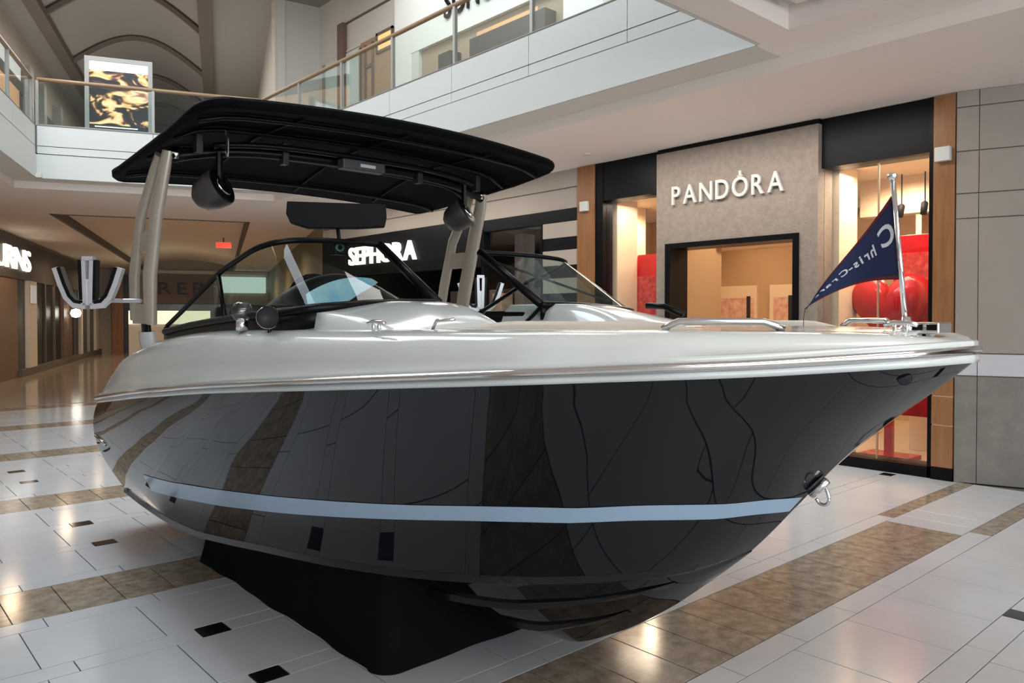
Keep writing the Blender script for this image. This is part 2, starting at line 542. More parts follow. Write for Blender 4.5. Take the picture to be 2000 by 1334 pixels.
downlight(cw(5.75, -3.0) + (9.5,), 'small lit downlight in grey upper ceiling beside the dark rib, lower of two', 0.11)
downlight(cw(5.7, -5.6) + (9.5,), 'small lit downlight in grey upper ceiling, upper of two', 0.06)
downlight(cw(1.0, -9.5) + (3.78,), 'small downlight in the pinkish ceiling above the far left shops', 0.06)

# --- walls
wl = MB().box((-0.4, -45, 0), (0, 16.3, 3.9), CF()).box((-0.4, -45, 3.9), (0, 30, 9.6), CF())
wall_left = struct(wl.build('wall_left', M['wall']), 'beige wall behind the far left shops on both levels')
struct(MB().box((-0.4, 16, 0), (8.0, 16.3, 4.4), CF()).build('wall_end', M['wall']), 'brownish end wall of the far ground corridor')
struct(MB().box((-0.4, 24, 4.4), (12, 24.3, 10.8), CF()).build('wall_end', mat('upper_end_wall', (0.20, 0.21, 0.20), 0.5, var=(0.12, 0.13, 0.125), vscale=1.2)), 'dim grey end wall of the upper corridor')
struct(MB().box((7.35, -5.4, 0), (7.6, 16, 3.9), CF()).build('wall_right', mat('olive_wall', (0.28, 0.23, 0.16), 0.6)), 'olive brown right wall of the far ground corridor')
wb = MB().box((-16, -9.3, 0), (-10.2, -9, 9.6)).box((7.2, -9.3, 0), (14, -9, 9.6)).box((-10.2, -9.3, 5.3), (7.2, -9, 5.4)).box((-10.2, -9.3, 9.1), (7.2, -9, 9.6))
struct(wb.build('wall_back', M['wall']), 'beige wall behind the viewer round an opening added for fill light')
wn = MB()  # unseen glazed opening, added to go with the back fill lights
for i in range(9):
    x = -10.2 + 17.4 * i / 8
    wn.box((x - .05, -9.15, 0), (x + .05, -9.02, 9.1))
win = struct(wn.build('added_window_1', M['rib']), 'unseen mullioned opening added behind the viewer for fill light')
box('added_pane', (-10.2, -9.1, 0), (7.2, -9.09, 9.1), M['wglass'], win)
wu = MB().box((9.5, -9, 4.4), (9.8, 18, 9.6))
wu.prism([(9.5, 18.0), (8.4, 18.2), (8.45, 18.5), (9.8, 18.3)], 4.4, 9.6)
wu.box((6.46, -2.5, 4.4), (6.7, 24, 9.6), CF())
wall_up = struct(wu.build('wall_upper', mat('upper_wall', (0.62, 0.61, 0.58), 0.6)), 'off white wall of the upper level shops')
# floors of the galleries
sl = MB().prism([(6.1, -9), (9.5, -9), (9.5, 18), (6.1, 14.2)], 4.36, 4.42)
sl.prism(cpoly(0, 2.1, -30, -7.6), 4.36, 4.42)
sl.prism(cpoly(0, 9.5, -7.6, 24), 4.36, 4.42)
sl.prism([(-14, -9), (6.1, -9), (6.1, 3.4), (-4, 3.4), (-14, 3.4)], 4.4, 4.42)
struct(sl.build('floor_upper', M['farfloor']), 'floor of the upper galleries')

# --- pier wall at the far right
PU = (0.326, -0.945)
PM = frame((8.2, 2.71, 0), PU)      # local x runs toward the right of the picture, local y is behind... (+x side)
pier = struct(MB().box((0, 0, 0), (12.5, 0.4, 4.4), PM @ Matrix.Diagonal((1, 1, 1, 1))).build('wall_right', M['groove']), 'beige panelled pier wall with pale band over grey wainscot')
zs = [(0.0, 1.033, 'wainscot_panel', 'wainscot'), (1.039, 1.25, 'band_panel', 'whiteband'), (1.256, 2.55, 'wall_panel', 'walltile'), (2.556, 2.79, 'wall_panel', 'walltile'), (2.796, 3.197, 'wall_panel', 'walltile'), (3.203, 3.62, 'wall_panel', 'walltile'), (3.626, 3.78, 'wall_panel', 'walltile')]
ss = [0.0, 0.19] + [0.19 + 1.05 * i for i in range(1, 9)]
for a, b in zip(ss[:-1], ss[1:]):
    for z0, z1, nm, k in zs:
        box(nm, (a + .003, -0.02, z0 + .003), (b - .003, 0.0, z1 - .003), M[k], pier, M4=PM)

# --- balconies around the atrium
def balcony(P0, P1, lab, rlab, soff=True, rails=True):
    P0, P1 = Vector(P0), Vector(P1)
    U = (P1 - P0); Lg = U.length; U.normalize()
    FM = frame((P0.x, P0.y, 0), U)
    t = thing('gallery_balcony', lab, 'balcony', (P0.x, P0.y, 3.9))
    box('lower_fascia', (0, -0.35 if soff else -0.035, 3.9), (Lg, 0.0, 4.29), M['fascia'], t, M4=FM)
    box('fascia_core', (0, -0.3 if soff else -.1, 4.28 if soff else 4.41), (Lg, -0.06, 4.76), M['groove'], t, M4=FM)
    if soff:
        box('soffit', (0, -0.42, 3.895), (Lg, -0.02, 3.94), M['soffit'], t, M4=FM)
    n = max(1, round(Lg / 1.48)); w = Lg / n
    for i in range(n):
        box('fascia_strip', (i * w + .004, -0.06, 4.31), ((i + 1) * w - .004, -0.02, 4.425), M['fascia'], t, M4=FM)
        box('fascia_panel', (i * w + .004, -0.06, 4.437), ((i + 1) * w - .004, -0.02, 4.765), M['fascia'], t, M4=FM)
    box('top_cap', (0, -0.3, 4.76), (Lg, -0.02, 4.78), M['groove'], t, M4=FM)
    if rails:
        r = thing('glass_railing', rlab, 'railing', (P0.x, P0.y, 4.78))
        for i in range(n):
            box('glass_pane', (i * w + .025, -0.085, 4.79), ((i + 1) * w - .025, -0.073, 5.49), M['glass'], r, M4=FM)
        for i in range(n + 1):
            box('post', (i * w - .022, -0.10, 4.78), (i * w + .022, -0.055, 5.52), M['post'], r, M4=FM)
        hr = [FM @ Vector((x, -0.078, 5.54)) for x in np.linspace(0, Lg, 6)]
        MB().tube(hr, 0.032, 10).build('handrail', M['rail'], r, smooth=True)
        box('rail_shoe', (0, -0.105, 4.775), (Lg, -0.05, 4.80), M['post'], r, M4=FM)
    return t
balcony((5.9, 3.5), (5.9, 13.45), 'long white panelled balcony edge above the stone shopfront', 'glass railing with wooden handrail in front of the bright upper shop')
balcony((5.9, 13.45), (2.64, 14.7), 'white panelled balcony edge crossing the atrium below the backlit poster', 'glass railing crossing in front of the backlit poster')
balcony((2.64, 14.7), (-1.66, 3.5), 'white panelled balcony edge at the far left of the atrium', 'glass railing at the far left before the orange lit upper shop')
balcony((-1.66, 3.5), (5.9, 3.5), 'white balcony edge on the viewer side of the atrium', 'unused', soff=False, rails=False)
cs = MB().prism([(5.86, 13.35), (6.5, 13.35), (6.7, 14.3), (6.0, 14.0)], 3.9, 3.97)
x_, y_ = cw(2.33, -7.84)
cs.prism([(x_ + .05, y_ - .1), (x_ - .45, y_ + .1), (x_ - .2, y_ + .55), (x_ + .3, y_ + .4)], 3.9, 3.97)
struct(cs.build('trim_1', M['soffit']), 'beige soffit corners under the balcony ends')

# ------------------------------------------------------------------ jewellery shop (stone front)
W = 8.2
sf = thing('storefront', 'stone and black jewellery shopfront with warm lit windows between two orange columns', 'storefront', (W, 5.2, 0))
def colm(y0, y1, joints):
    zz = [0.12] + joints + [3.775]
    for a, b in zip(zz[:-1], zz[1:]):
        box('column_panel', (W - .03, y0, a + .006), (W + .25, y1, b - .006), M['wood'], sf)
    box('column_core', (W - .02, y0 + .005, 0.1), (W + .24, y1 - .005, 3.775), M['cream'], sf)
    box('plinth', (W - .035, y0, 0.0), (W + .25, y1, 0.125), M['black'], sf)
    box('sensor_box', (W - .09, (y0 + y1) / 2 - .07, 3.12), (W - .03, (y0 + y1) / 2 + .07, 3.26), M['fascia'], sf, bevel=.008)
colm(2.712, 2.905, [0.54, 0.826])
colm(7.385, 7.72, [0.54, 0.826])
for y0, y1, nm in ((2.905, 4.06, 'a'), (6.25, 7.385, 'b')):
    box('header', (W, y0, 3.24), (W + .3, y1, 3.775), M['header'], sf)
    box('window_sill', (W - .01, y0, 0), (W + .3, y1, 0.11), M['black'], sf)
box('jamb', (W - .01, 2.905, 0), (W + .2, 2.95, 3.775), M['black'], sf)
box('jamb', (W - .01, 7.24, 0), (W + .2, 7.385, 3.775), M['black'], sf)
box('window_pane', (W + .06, 2.95, 0.11), (W + .072, 3.466, 3.24), M['wglass'], sf)
box('window_pane', (W + .06, 3.474, 0.11), (W + .072, 4.06, 3.24), M['wglass'], sf)
box('glazing_joint', (W + .055, 3.462, 0.11), (W + .077, 3.478, 3.24), M['tanpart'], sf)
box('window_pane', (W + .06, 6.25, 0.11), (W + .072, 7.24, 3.24), M['wglass'], sf)
stn = MB().box((W - .08, 4.06, 0), (W + .25, 4.275, 3.72)).box((W - .08, 6.10, 0), (W + .25, 6.25, 3.72)).box((W - .08, 4.275, 2.545), (W + .25, 6.10, 3.72))
stn.build('stone_surround', M['stone'], sf)
box('top_reveal', (W - .06, 4.06, 3.72), (W + .25, 6.25, 3.775), M['black'], sf)
pf = MB().box((W - .1, 4.275, 0), (W + .28, 4.345, 2.545)).box((W - .1, 6.02, 0), (W + .28, 6.10, 2.545)).box((W - .1, 4.345, 2.48), (W + .28, 6.02, 2.545))
pf.build('portal_frame', M['black'], sf)
# interior
box('shop_floor', (W + .02, 2.9, -0.02), (12.4, 8.75, 0.012), M['storefloor'], sf)
box('shop_ceiling', (W + .3, 2.9, 3.3), (12.4, 8.75, 3.4), M['cream'], sf)
box('back_wall', (12.4, 2.75, 0), (12.6, 8.85, 3.4), mat('store_tan', (0.50, 0.335, 0.20), 0.6), sf)
box('side_wall', (W + .26, 2.75, 0), (12.6, 2.9, 3.4), M['cream'], sf)
box('side_wall', (9.6, 8.75, 0), (12.4, 8.85, 3.4), M['cream'], sf)
box('side_wall', (W + .26, 7.6, 0), (9.6, 7.7, 3.4), M['cream'], sf)
box('side_wall', (9.5, 7.7, 0), (9.6, 8.85, 3.4), M['cream'], sf)
box('partition', (W + .26, 6.2, 0), (9.55, 6.32, 2.75), M['tanpart'], sf)
box('window_pier', (W + .3, 4.0, 0), (W + .75, 4.3, 3.3), M['cream'], sf)
box('window_pier', (W + .3, 7.24, 0), (W + .75, 7.55, 3.3), M['cream'], sf)
box('bulkhead', (9.7, 2.9, 2.85), (9.9, 4.3, 3.3), M['cream'], sf)
box('bulkhead', (11.2, 4.2, 2.72), (11.4, 8.75, 3.3), M['cream'], sf)
box('wall_shelf', (9.4, 6.02, 2.66), (9.6, 6.2, 2.70), M['black'], sf)
def wallart(y0, y1, lab):
    t = thing('wall_poster', lab, 'poster', (12.38, (y0 + y1) / 2, 0.9), 'posters on the shop back wall')
    box('backing', (12.36, y0, 0.8), (12.40, y1, 2.17), M['cream'], t)
    box('print', (12.35, y0 + .05, 0.85), (12.365, y1 - .08, 1.95), M['paleart'], t)
    box('figure', (12.34, y0 + .12, 0.85), (12.352, y0 + .19, 1.98), M['dark'], t)
wallart(7.3, 8.28, 'pale pink printed wall poster inside the stone portal, left of two')
wallart(6.5, 7.05, 'narrow pale printed wall poster inside the stone portal, right of two')
def counter(x0, x1, y0, y1, lab):
    t = thing('display_counter', lab, 'counter', ((x0 + x1) / 2, (y0 + y1) / 2, 0))
    box('body', (x0, y0, 0.01), (x1, y1, 0.85), M['cream'], t, bevel=.01)
    box('case', (x0, y0, 0.86), (x1, y1, 1.05), M['wglass'], t)
    box('kick', (x0 + .04, y0 + .04, 0.0), (x1 - .04, y1 - .04, 0.05), M['brownp'], t)
counter(10.3, 10.9, 4.5, 6.0, 'cream jewellery counter seen through the stone portal')
counter(9.7, 10.3, 3.1, 3.7, 'cream jewellery counter behind the right shop window')
# red window displays
d1 = thing('heart_display', 'large glossy red heart display standing in the right shop window', 'display', (8.95, 3.55, 0.0))
box('banner', (9.02, 3.0, 0.5), (9.06, 3.62, 2.52), M['red'], d1, bevel=.01)
box('banner_print', (9.005, 3.03, 1.45), (9.025, 3.58, 2.32), M['redart'], d1)
hv = []
for i in range(40):
    a = 2 * math.pi * i / 40
    x = 16 * math.sin(a) ** 3; z = 13 * math.cos(a) - 5 * math.cos(2 * a) - 2 * math.cos(3 * a) - math.cos(4 * a)
    hv.append((x / 16 * 0.46, z / 16 * 0.5))
def heart(name, x, cy, cz, s, th, m, parent):
    n = len(hv)
    V = [(x, cy + a * s, cz + b * s) for a, b in hv] + [(x - th, cy + a * s * .86, cz + b * s * .86) for a, b in hv] + [(x + th, cy, cz), (x - th * 1.25, cy, cz)]
    F = [(i, (i + 1) % n, n + (i + 1) % n, n + i) for i in range(n)] + [(2 * n, (i + 1) % n, i) for i in range(n)] + [(2 * n + 1, n + i, n + (i + 1) % n) for i in range(n)]
    return mobj(name, V, F, m, parent, True)
heart('heart', 8.95, 3.62, 1.72, 0.98, 0.12, M['red'], d1)
box('stand', (8.9, 3.58, 0.012), (8.98, 3.66, 1.3), M['red'], d1)
box('base', (8.75, 3.35, 0.012), (9.15, 3.9, 0.06), M['red'], d1, bevel=.01)
d2 = thing('banner_display', 'red printed display with rounded edge in the left shop window', 'display', (9.0, 7.0, 0))
prof = [(6.5, 0.3), (7.25, 0.3), (7.36, 1.0), (7.36, 2.2), (7.25, 2.52), (6.5, 2.52)]
MB().add([(8.98, y, z) for y, z in prof] + [(9.04, y, z) for y, z in prof], [(0, 1, 2, 3, 4, 5)[::-1], tuple(range(6, 12))] + [(i, (i + 1) % 6, 6 + (i + 1) % 6, 6 + i) for i in range(6)]).build('banner', M['red'], d2)
box('banner_print', (8.965, 6.55, 1.2), (8.985, 7.3, 2.2), M['redart'], d2)
box('stand', (8.95, 6.9, 0.012), (9.03, 7.0, 0.4), M['red'], d2)
for i, (y, z, nm) in enumerate(((3.75, 2.88, 'middle'), (3.49, 2.885, 'right'), (4.29, 2.90, 'left'))):
    t = thing('track_spotlight', '%s black track spotlight above the red heart display' % nm, 'spotlight', (9.55, y, z), 'track spotlights in the right shop window')
    MB().lathe([(0.0, -.09), (.035, -.09), (.04, .05), (.02, .07), (0, .07)], (9.55, y, z), (0.35, 0, 1), 12).build('head', M['blackm'], t, smooth=True)
    MB().tube([(9.57, y, z + .05), (9.57, y, 3.3)], .008, 6).build('stem', M['black'], t)
sg = thing('shop_sign', 'pale metal PANDORA letters on the grey stone surround', 'sign', (W - .1, 5.2, 3.04))
L = letters('PANDORA', (W - .085, 5.985, 3.035), (0, -1, 0), 1.535, 0.225, 0.035, M['letter'], sg, bold=0.012, gap=0.16)
oc = L[4].data.vertices
oy = sum(v.co.y for v in oc) / len(oc)
box('crown_mark', (W - .12, oy - .014, 3.275), (W - .085, oy + .014, 3.335), M['letter'], sg)
box('crown_mark', (W - .12, oy - .035, 3.268), (W - .085, oy + .035, 3.282), M['letter'], sg)

# ------------------------------------------------------------------ black cosmetics shop
s2 = thing('storefront', 'black cosmetics shopfront with lit white sign behind the boat tower', 'storefront', (W, 11.5, 0))
box('bulkhead', (W, 7.72, 3.205), (W + .3, 15.4, 3.50), M['wall'], s2)
box('bulkhead', (W + .015, 7.72, 3.50), (W + .3, 15.4, 3.52), M['groove'], s2)
box('bulkhead', (W, 7.72, 3.52), (W + .3, 15.4, 3.80), M['wall'], s2)
zz = 3.205; k = 0
while zz > 0.1:
    h = 0.19 if k % 2 == 0 else 0.225
    box('stripe', (W - .012, 7.72, zz - h), (W + .2, 8.47, zz), M['header'] if k % 2 == 0 else M['wall'], s2)
    zz -= h; k += 1
box('fascia', (W - .01, 8.47, 3.02), (W + .2, 9.9, 3.205), M['header'], s2)
box('fascia', (W - .02, 9.9, 2.45), (W + .2, 15.4, 3.25), M['header'], s2)
box('mullion', (W - .02, 8.455, 0), (W + .1, 8.49, 3.05), M['black'], s2)
box('mullion', (W - .02, 9.86, 0), (W + .1, 9.92, 3.05), M['black'], s2)
box('window_pane', (W + .05, 8.49, 0.1), (W + .06, 9.86, 3.02), M['wglass'], s2)
box('pier', (W, 14.7, 0), (W + .3, 15.4, 2.45), M['header'], s2)
box('back_wall', (12.7, 8.95, 0), (12.8, 15.4, 3.2), mat('dim_shelves', (0.05, 0.035, 0.035), 0.4, var=(0.012, 0.01, 0.012), vscale=7), s2)
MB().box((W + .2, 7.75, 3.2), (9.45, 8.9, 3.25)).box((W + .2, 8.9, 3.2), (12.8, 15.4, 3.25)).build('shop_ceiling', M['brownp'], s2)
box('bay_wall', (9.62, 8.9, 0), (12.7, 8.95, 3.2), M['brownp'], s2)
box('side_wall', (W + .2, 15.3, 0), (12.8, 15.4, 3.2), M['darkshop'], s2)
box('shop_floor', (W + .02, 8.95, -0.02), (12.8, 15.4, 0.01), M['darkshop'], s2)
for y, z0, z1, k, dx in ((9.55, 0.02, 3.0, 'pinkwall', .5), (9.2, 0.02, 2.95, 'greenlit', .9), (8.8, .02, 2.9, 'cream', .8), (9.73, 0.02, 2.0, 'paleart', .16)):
    t = tag(MB().box((W + dx, y - .12, z0), (W + dx + .25, y + .12, z1)).box((W + dx - .02, y - .13, z0), (W + dx + .27, y + .13, z0 + .1)).build('display_tower', M[k], bevel=.01), {'pinkwall': 'dull pink display tower in the black shop window', 'greenlit': 'pale green lit display tower in the black shop window', 'cream': 'cream display tower in the black shop window', 'paleart': 'low pink and peach display tower beside the boat tower leg'}[k], 'display', 'display towers in the black shop')
for i in range(9):
    y = 10.4 + i * .47
    t = tag(MB().box((10.8, y - .16, .01), (11.2, y + .16, 1.35)).box((10.85, y - .13, 1.35), (11.15, y + .13, 2.2)).build('cosmetics_gondola', [M['brownp'], M['dark'], M['pinkwall']][i % 3], bevel=.01), 'dim cosmetics gondola deep inside the black shop', 'shelf', 'gondolas inside the black shop')
sg = thing('shop_sign', 'glowing white SEPHORA letters on the black fascia', 'sign', (W, 13, 2.68))
letters('SEPHORA', (W - .02, 14.2, 2.685), (0, -1, 0), 2.42, 0.34, 0.05, M['lit'], sg, bold=0.02, gap=0.05)
# ------------------------------------------------------------------ upper right shops
U0 = 9.5
us = thing('storefront', 'white framed upper shop glowing orange behind the glass railing', 'storefront', (U0 - .1, 11.7, 4.42))
fr = MB().box((U0 - .12, 13.72, 4.42), (U0, 14.345, 8.66)).box((U0 - .12, 8.3, 4.42), (U0, 9.19, 8.66)).box((U0 - .12, 9.19, 7.22), (U0, 13.72, 8.66))
fr.build('portal_frame', M['whiteframe'], us)
box('interior_panel', (U0 - .03, 9.19, 4.42), (U0 - .005, 13.72, 7.22), M['beigein'], us)
box('lit_niche', (U0 - .045, 9.9, 6.0), (U0 - .03, 11.6, 7.1), mat('niche_glow', (0.80, 0.42, 0.20), 0.5, var=(0.42, 0.30, 0.20), vscale=1.2, emit=0.35), us)
box('interior_jamb', (U0 - .11, 13.45, 4.42), (U0 - .03, 13.72, 7.22), mat('pale_jamb', (0.62, 0.66, 0.64), 0.5), us)
box('sign_joint', (U0 - .03, 8.3, 8.68), (U0, 16.9, 8.72), M['rib'], us)
box('lintel_line', (U0 - .03, 14.4, 8.0), (U0, 16.6, 8.04), M['soffit'], us)
for a, b, z0, z1 in ((9.45, 11.5, 6.5, 6.88), (12.1, 12.5, 6.5, 6.84)):
    box('dark_ledge', (U0 - .3, a, z0), (U0 - .03, b, z1), mat('slate', (0.05, 0.055, 0.06), 0.5), us)
so = thing('shop_sign', 'black SONO letters on the white upper shop frame, cut by the picture top', 'sign', (U0 - .12, 11.7, 7.7))
letters('SONO', (U0 - .125, 12.5, 7.58), (0, -1, 0), 1.55, 0.62, 0.04, M['black'], so, gap=0.1)
uw = thing('storefront', 'brown wooden upper shopfront with small orange lit window', 'storefront', (U0 - .1, 15.1, 4.42))
box('wood_front', (U0 - .08, 14.345, 4.42), (U0, 15.85, 8.0), mat('brown_front', (0.30, 0.20, 0.13), 0.4, var=(0.40, 0.25, 0.14), vscale=1.5), uw)
box('lit_window', (U0 - .10, 14.5, 7.62), (U0 - .08, 15.06, 7.96), M['orangelit'], uw)
wf = MB()
for a in ((14.44, 7.56, 14.5, 8.02), (15.06, 7.56, 15.12, 8.02), (14.44, 7.56, 15.12, 7.62), (14.44, 7.96, 15.12, 8.02)):
    wf.box((U0 - .12, a[0], a[1]), (U0 - .08, a[2], a[3]))
wf.build('window_frame', M['rib'], uw)
for y in (15.3, 15.62, 15.84):
    box('door_stile', (U0 - .11, y - .03, 4.42), (U0 - .08, y + .03, 7.9), M['rib'], uw)
box('door_rail', (U0 - .11, 15.3, 7.35), (U0 - .08, 15.62, 7.42), M['rib'], uw)
pu = thing('storefront', 'pale glazed upper front beside the brown pilaster', 'storefront', (U0 - .1, 16.7, 4.42))
box('pale_pane', (U0 - .05, 15.87, 4.42), (U0, 16.58, 7.95), M['greenlit'] if False else mat('pale_glazing', (0.55, 0.68, 0.68), 0.3), pu)
box('pale_pane', (U0 - .05, 16.9, 4.42), (U0, 17.6, 7.95), MATS['pale_glazing'], pu)
box('pilaster', (U0 - .12, 16.61, 4.42), (U0, 16.88, 8.71), M['brownp'], pu)
box('edge_post', (U0 - .06, 17.6, 4.42), (U0, 17.75, 7.95), M['post'], pu)

# ------------------------------------------------------------------ backlit poster behind the crossing railing
def poster_mat():
    m = bpy.data.materials.new('poster_print')
    nt, N, L = nodes(m)
    p = N['Principled BSDF']
    tc = N.new('ShaderNodeTexCoord'); mp = N.new('ShaderNodeMapping')
    mp.inputs['Scale'].default_value = (1.1, 1.1, 1.6); mp.inputs['Location'].default_value = (0.2, 0.35, 0.1)
    nz = N.new('ShaderNodeTexNoise'); nz.inputs['Scale'].default_value = 1.9; nz.inputs['Detail'].default_value = 2.5; nz.inputs['Distortion'].default_value = 1.4
    rp = N.new('ShaderNodeValToRGB'); cr = rp.color_ramp
    cr.elements[0].position = 0.44; cr.elements[0].color = (0.02, 0.018, 0.02, 1)
    cr.elements[1].position = 0.72; cr.elements[1].color = (0.30, 0.10, 0.05, 1)
    for pos, c in ((0.50, (0.10, 0.05, 0.035, 1)), (0.54, (0.80, 0.42, 0.16, 1)), (0.60, (0.95, 0.72, 0.38, 1)), (0.66, (0.75, 0.45, 0.32, 1))):
        e = cr.elements.new(pos); e.color = c
    L.new(tc.outputs['Object'], mp.inputs['Vector']); L.new(mp.outputs[0], nz.inputs['Vector']); L.new(nz.outputs['Fac'], rp.inputs['Fac'])
    L.new(rp.outputs['Color'], p.inputs['Base Color']); L.new(rp.outputs['Color'], p.inputs['Emission Color'])
    p.inputs['Emission Strength'].default_value = 0.42; p.inputs['Roughness'].default_value = 0.3
    return m
PM_ = poster_mat()
wq = -7.34
pp = cw(3.5, wq)
po = thing('poster_stand', 'backlit gold and black advertising poster in grey frame behind the glass railing', 'poster', (pp[0], pp[1], 4.42))
pm = MB()
for a in ((2.97, 3.04, 4.78, 6.15), (3.97, 4.04, 4.78, 6.15), (3.04, 3.97, 6.08, 6.15), (3.04, 3.97, 4.78, 4.86)):
    pm.box((a[0], wq, a[2]), (a[1], wq + .12, a[3]), CF())
pm.build('frame', M['post'], po)
cbox('print', 3.04, 3.97, wq + .02, wq + .03, 4.98, 5.92, PM_, po)
cbox('header_strip', 3.04, 3.97, wq + .02, wq + .03, 5.92, 6.08, mat('lit_white', (0.9, 0.9, 0.92), 0.4, emit=0.5), po)
cbox('footer_strip', 3.04, 3.97, wq + .02, wq + .03, 4.86, 4.98, M['dark'], po)
cbox('footer_line', 3.12, 3.8, wq + .015, wq + .02, 4.93, 4.95, MATS['lit_white'], po)
cbox('back_panel', 3.0, 4.0, wq + .04, wq + .12, 4.8, 6.12, M['grey'], po)
cbox('feet', 3.0, 4.0, wq - .1, wq + .2, 4.42, 4.80, M['post'], po)

# ------------------------------------------------------------------ far left shops, both levels
fl = thing('storefront', 'dark shopfront row along the far left of the corridor', 'storefront', cw(0.1, 4) + (0,))
cbox('dark_fascia', 0.0, 0.15, -8, 16, 2.62, 3.66, mat('fascia_dark', (0.06, 0.05, 0.045), 0.5), fl)
cbox('brown_panel', 0.0, 0.12, -6, 1.3, 0.0, 2.62, M['brownp'], fl)
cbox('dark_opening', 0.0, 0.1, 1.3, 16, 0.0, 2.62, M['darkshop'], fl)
for w0, w1, k in ((2.2, 3.2, 'soffit'), (7.3, 8.9, 'brownp'), (10.8, 11.2, 'soffit'), (12.8, 13.0, 'post'), (14.6, 15.3, 'soffit')):
    cbox('pilaster', 0.0, 0.2, w0, w1, 0.0, 2.62, M[k], fl)
for w in (4.6, 6.0, 9.8, 12.0, 13.9):
    cbox('mullion', 0.1, 0.16, w - .05, w + .05, 0.0, 2.62, M['rib'], fl)
for w in (2.7, 10.9):
    cbox('lit_panel', 0.2, 0.23, w - .3, w + .3, 2.0, 2.5, mat('dim_white', (0.6, 0.62, 0.66), 0.5, emit=0.25), fl)
cbox('kick_plate', 0.1, 0.22, 1.3, 16, 0.0, 0.2, M['rib'], fl)
sg = thing('shop_sign', 'glowing white letters on the dark fascia at the far left picture edge', 'sign', cw(0.2, 1) + (2.9,))
p0 = cw(0.17, -1.2)
letters('URNS', (p0[0], p0[1], 2.86), (C2[0], C2[1], 0), 3.6, 0.56, 0.06, M['litwarm'], sg, gap=0.0)
def lampglobe(u, w, z, lab):
    t = thing('wall_lamp', lab, 'lamp', cw(u, w) + (z,))
    MB().lathe([(0, -.16), (.13, -.12), (.17, 0), (.13, .12), (0, .16)], cw(u, w) + (z,)).build('globe', M['glow'], t, smooth=True)
    cbox('bracket', u - .25, u, w - .04, w + .04, z - .04, z + .04, M['rib'], t)
lampglobe(0.45, 8.0, 1.75, 'small bright round lamp on the brown pillar of the far left shops')
ul = thing('storefront', 'upper left shop with orange lit picture and white sign strip', 'storefront', cw(0.1, 0) + (4.42,))
cbox('lit_picture', 0.0, 0.08, -5.0, 1.9, 6.3, 7.75, mat('orange_picture', (0.95, 0.50, 0.22), 0.5, var=(0.55, 0.30, 0.18), vscale=1.2, emit=0.55), ul)
cbox('sign_strip', 0.0, 0.1, -5.0, 2.0, 8.05, 8.6, MATS['lit_white'], ul)
cbox('dark_strip', 0.0, 0.09, -5.0, 2.6, 7.75, 8.05, M['rib'], ul)
for w in (2.6, 4.4, 7.0):
    cbox('pilaster', 0.0, 0.25, w - .2, w + .2, 4.42, 8.6, M['post'], ul)
cbox('glazing', 0.0, 0.06, 2.0, 20, 4.42, 8.0, mat('dim_glazing', (0.10, 0.11, 0.11), 0.2), ul)
# far end of the ground corridor
fe = thing('storefront', 'far shopfront with dull pink sign panel and pale lit display at the corridor end', 'storefront', cw(4, 15.8) + (0,))
cbox('sign_panel', 2.0, 4.9, 15.85, 16.0, 2.25, 3.5, M['pinkwall'], fe)
cbox('cornice', 1.6, 7.3, 15.8, 16.0, 3.6, 3.75, M['soffit'], fe)
cbox('shop_glazing', 1.6, 7.3, 15.9, 16.0, 0.2, 2.2, mat('far_glass', (0.16, 0.19, 0.18), 0.2, var=(0.07, 0.08, 0.08), vscale=1.0), fe)
cbox('lit_window', 5.2, 7.2, 15.84, 15.98, 2.75, 3.5, M['greenlit'], fe)
cbox('end_pillar', 0.7, 1.15, 15.5, 16.0, 0.0, 3.78, M['wood'], fe)
cbox('dark_bay', 1.15, 1.6, 15.7, 16.0, 0.0, 3.5, M['darkshop'], fe)
sg = thing('shop_sign', 'dark REP letters on the far dull pink sign panel', 'sign', cw(3, 15.8) + (2.6,))
p0 = cw(2.55, 15.84)
letters('REP', (p0[0], p0[1], 2.65), (E2[0], E2[1], 0), 1.9, 0.55, 0.06, M['dark'], sg, gap=0.25)
k1 = thing('display_case', 'long pale yellow lit display case in the far corridor beside the tower leg', 'display', cw(3.3, 8) + (0,))
cbox('lit_top', 2.0, 4.8, 9.0, 9.8, 1.35, 1.85, M['yellowlit'], k1)
cbox('body', 2.0, 4.8, 9.05, 9.75, 0.0, 1.35, M['soffit'], k1)
ex = thing('exit_sign', 'small red lit sign hanging under the far corridor ceiling above the windshield', 'sign', cw(5.2, 0) + (3.5,))
cbox('panel', 5.05, 5.45, 0.0, 0.05, 3.5, 3.66, mat('red_lit', (0.9, 0.10, 0.05), 0.5, emit=0.6), ex)
cbox('hanger', 5.23, 5.27, 0.01, 0.04, 3.66, 3.78, M['rib'], ex)

# ------------------------------------------------------------------ the boat
XC = 2.6
def ip(x, xs, ys):
    return float(np.interp(x, xs, ys))
def smooth_ip(x, xs, ys):
    # monotone-ish cubic (Catmull-Rom on the table)
    i = max(0, min(len(xs) - 2, int(np.searchsorted(xs, x) - 1)))
    x0, x1 = xs[i], xs[i + 1]
    h = x1 - x0; t = (x - x0) / h
    def slope(k):
        if k == 0: return (ys[1] - ys[0]) / (xs[1] - xs[0])
        if k == len(xs) - 1: return (ys[-1] - ys[-2]) / (xs[-1] - xs[-2])
        a = (ys[k] - ys[k - 1]) / (xs[k] - xs[k - 1]); b = (ys[k + 1] - ys[k]) / (xs[k + 1] - xs[k])
        return 0 if a * b <= 0 else 2 * a * b / (a + b)
    m0, m1 = slope(i) * h, slope(i + 1) * h
    t2, t3 = t * t, t * t * t
    return (2 * t3 - 3 * t2 + 1) * ys[i] + (t3 - 2 * t2 + t) * m0 + (-2 * t3 + 3 * t2) * ys[i + 1] + (t3 - t2) * m1
